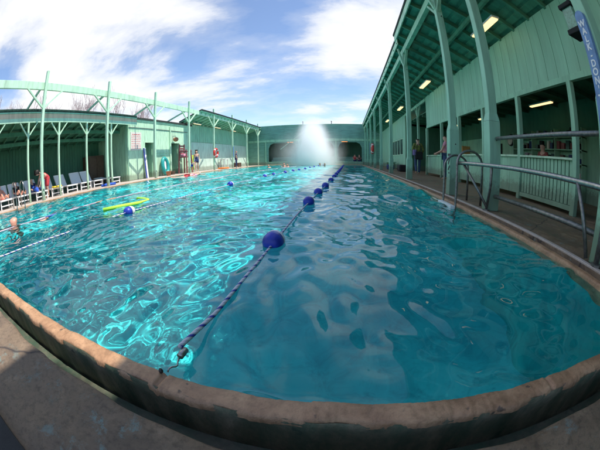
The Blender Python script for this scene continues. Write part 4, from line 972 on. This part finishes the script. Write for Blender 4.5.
# ================================================================== spray
def spray():
    x0, x1, y0, y1, z0, z1 = -9.0, 1.2, 24.6, 29.6, -.02, 5.4
    q = MB(); q.box(x0, x1, y0, y1, z0, z1)
    m = bpy.data.materials.new('spray_mist'); m.use_nodes = True; nt_ = m.node_tree; nt_.nodes.clear()
    o_ = nt_.nodes.new('ShaderNodeOutputMaterial'); v_ = nt_.nodes.new('ShaderNodeVolumePrincipled')
    v_.inputs['Color'].default_value = (1, 1, 1, 1); v_.inputs['Anisotropy'].default_value = .0
    p_ = pos(nt_, (1 / S,) * 3)
    def MN(op, a, b_=None):
        n = nt_.nodes.new('ShaderNodeMath'); n.operation = op
        for kk, s_ in enumerate((a, b_)):
            if s_ is None: continue
            if isinstance(s_, (int, float)): n.inputs[kk].default_value = s_
            else: nt_.links.new(s_, n.inputs[kk])
        return n.outputs[0]
    def blob(c, r, amp, pw=2):
        a = nt_.nodes.new('ShaderNodeVectorMath'); a.operation = 'SUBTRACT'; a.inputs[1].default_value = c; nt_.links.new(p_, a.inputs[0])
        b2 = nt_.nodes.new('ShaderNodeVectorMath'); b2.operation = 'DIVIDE'; b2.inputs[1].default_value = r; nt_.links.new(a.outputs[0], b2.inputs[0])
        l_ = nt_.nodes.new('ShaderNodeVectorMath'); l_.operation = 'LENGTH'; nt_.links.new(b2.outputs[0], l_.inputs[0])
        return MN('MULTIPLY', MN('POWER', 2.718, MN('MULTIPLY', MN('POWER', l_.outputs['Value'], pw), -1)), amp)
    d_ = MN('ADD', blob((-3.35, 27.2, 2.05), (1.2, 1.9, 2.15), 1.35, 3.6), blob((-3.2, 27.2, .5), (1.75, 2.0, 1.6), 1.15, 2.6))
    d_ = MN('ADD', d_, blob((-5.2, 27.3, 1.1), (1.7, 1.3, 1.3), .14)); d_ = MN('ADD', d_, blob((-3.4, 27.2, 1.7), (2.2, 1.4, 1.7), .16))
    nz = noise(nt_, p_, 1.5, 6, .68, .3); d_ = MN('MULTIPLY', d_, MN('MAXIMUM', MN('ADD', MN('MULTIPLY', nz, 2.6), -.45), .0))
    nt_.links.new(MN('MULTIPLY', MN('MAXIMUM', MN('SUBTRACT', d_, .008), 0), 1.0), v_.inputs['Density']); nt_.links.new(v_.outputs[0], o_.inputs['Volume'])
    o = q.build('water_spray', m); o['kind'] = 'stuff'; o['label'] = 'tall white plume of fine spray rising from the far end of the pool'; o['category'] = 'spray'
spray()

# ------------------------------------------------------------------ camera
YAW, PIT, ROL = R(9.902), R(-13.283), R(-.864)
f = Vector((-math.sin(YAW) * math.cos(PIT), math.cos(YAW) * math.cos(PIT), math.sin(PIT)))
r0 = Vector((math.cos(YAW), math.sin(YAW), 0)); u0 = r0.cross(f)
r2 = r0 * math.cos(ROL) + u0 * math.sin(ROL); u2 = -r0 * math.sin(ROL) + u0 * math.cos(ROL)
cd = bpy.data.cameras.new('camera'); cam = bpy.data.objects.new('camera', cd); C.objects.link(cam)
mw = Matrix((r2, u2, -f)).transposed().to_4x4(); mw.translation = Vector((0, 0, .5)) * S
cam.matrix_world = mw
cd.type = 'PANO'; cd.sensor_width = 36; cd.sensor_height = 27; cd.clip_start = .02; cd.clip_end = 3000
cd.panorama_type = 'FISHEYE_EQUISOLID'; cd.fisheye_lens = 281.7 / 600 * 36; cd.fisheye_fov = R(200)
sc.camera = cam

# ------------------------------------------------------------------ light
SUN_EL = 65
sl = bpy.data.lights.new('sun', 'SUN'); sl.energy = 5.0; sl.angle = R(.53); sl.color = (1, .96, .88)
so = bpy.data.objects.new('sun', sl); C.objects.link(so)
sd = Vector((math.cos(R(SUN_EL)), .0, math.sin(R(SUN_EL))))
so.rotation_euler = sd.to_track_quat('Z', 'Y').to_euler(); so.location = (20, 0, 40)
sl.cycles.is_caustics_light = True
wat.cycles.is_caustics_caster = True
for o in bpy.data.objects:
    if o.type == 'MESH' and o.name.startswith('pool_basin'): o.cycles.is_caustics_receiver = True
w = bpy.data.worlds.new('World'); sc.world = w; w.use_nodes = True; nt = w.node_tree; nt.nodes.clear()
out = nt.nodes.new('ShaderNodeOutputWorld')
sky = nt.nodes.new('ShaderNodeTexSky'); sky.sky_type = 'NISHITA'; sky.sun_disc = False
sky.sun_elevation = R(SUN_EL); sky.sun_rotation = R(90); sky.air_density = 1.0; sky.dust_density = .4; sky.ozone_density = 1.2
bg1 = nt.nodes.new('ShaderNodeBackground'); bg1.inputs[1].default_value = .15; nt.links.new(mixc(nt, 1.0, sky.outputs[0], (1.0, 1.05, 1.14), 'MULTIPLY'), bg1.inputs[0])
bg2 = nt.nodes.new('ShaderNodeBackground'); bg2.inputs[0].default_value = (.97, .98, 1.0, 1); bg2.inputs[1].default_value = .84
tc = nt.nodes.new('ShaderNodeTexCoord')
sp = nt.nodes.new('ShaderNodeSeparateXYZ'); nt.links.new(tc.outputs['Generated'], sp.inputs[0])
def mth(op, a, b=None):
    n = nt.nodes.new('ShaderNodeMath'); n.operation = op
    for k, s_ in enumerate((a, b)):
        if s_ is None: continue
        if isinstance(s_, (int, float)): n.inputs[k].default_value = s_
        else: nt.links.new(s_, n.inputs[k])
    return n.outputs[0]
den = mth('ADD', mth('MAXIMUM', sp.outputs[2], 0), .12)
cb = nt.nodes.new('ShaderNodeCombineXYZ')
nt.links.new(mth('DIVIDE', sp.outputs[0], den), cb.inputs[0]); nt.links.new(mth('DIVIDE', sp.outputs[1], den), cb.inputs[1])
mp = nt.nodes.new('ShaderNodeMapping'); mp.inputs['Rotation'].default_value = (0, 0, R(12)); mp.inputs['Scale'].default_value = (.75, 1.05, 1); mp.inputs['Location'].default_value = (3.1, 1.7, 0)
nt.links.new(cb.outputs[0], mp.inputs[0])
n1 = noise(nt, mp.outputs[0], 1.25, 10, .60, .15)
cov = n1
BL = [((-.77, .38, .51), .55, .16), ((-.60, .50, .62), .40, .10), ((-.40, .83, .38), .20, .06), ((.02, .88, .47), .17, .10), ((.25, .80, .50), .22, .07), ((.19, .92, .32), .12, .05), ((-.3, .93, .07), .35, -.03), ((0, .38, .92), .42, -.30),
      ((-.90, .25, .34), .09, -.22), ((-.50, .79, .355), .075, -.22), ((-.25, .90, .34), .18, -.10), ((-.20, .80, .56), .22, -.12), ((-.33, .93, .19), .18, -.05), ((-.97, .2, .1), .25, -.05), ((0, -.75, .66), .75, -.30), ((.3, .1, .95), .45, -.25), ((.75, -.2, .6), .5, -.2)]
for c, r_, wgt in BL:
    vm = nt.nodes.new('ShaderNodeVectorMath'); vm.operation = 'DISTANCE'; vm.inputs[1].default_value = Vector(c).normalized()
    nt.links.new(tc.outputs['Generated'], vm.inputs[0])
    e = mth('POWER', 2.718, mth('MULTIPLY', mth('POWER', mth('DIVIDE', vm.outputs['Value'], r_), 2), -1))
    cov = mth('ADD', cov, mth('MULTIPLY', e, wgt))
rp = ramp(nt, cov, [(.38, (.03,) * 3), (.48, (.22,) * 3), (.56, (.72,) * 3), (.66, (1.0,) * 3)])
ms = nt.nodes.new('ShaderNodeMixShader')
nt.links.new(rp.outputs[0], ms.inputs[0]); nt.links.new(bg1.outputs[0], ms.inputs[1]); nt.links.new(bg2.outputs[0], ms.inputs[2]); nt.links.new(ms.outputs[0], out.inputs[0])

sc.render.engine = 'CYCLES'
cy = sc.cycles
cy.use_denoising = True; cy.max_bounces = 10; cy.transmission_bounces = 8; cy.transparent_max_bounces = 12; cy.glossy_bounces = 4; cy.diffuse_bounces = 3
cy.caustics_refractive = True; cy.caustics_reflective = False; cy.sample_clamp_indirect = 6; cy.blur_glossy = .3
cy.volume_bounces = 14
sc.view_settings.view_transform = 'Standard'; sc.view_settings.look = 'None'; sc.view_settings.gamma = 1; sc.view_settings.exposure = .36
sc.view_settings.use_curve_mapping = False
for o in bpy.data.objects:
    if '_o' in o: del o['_o']
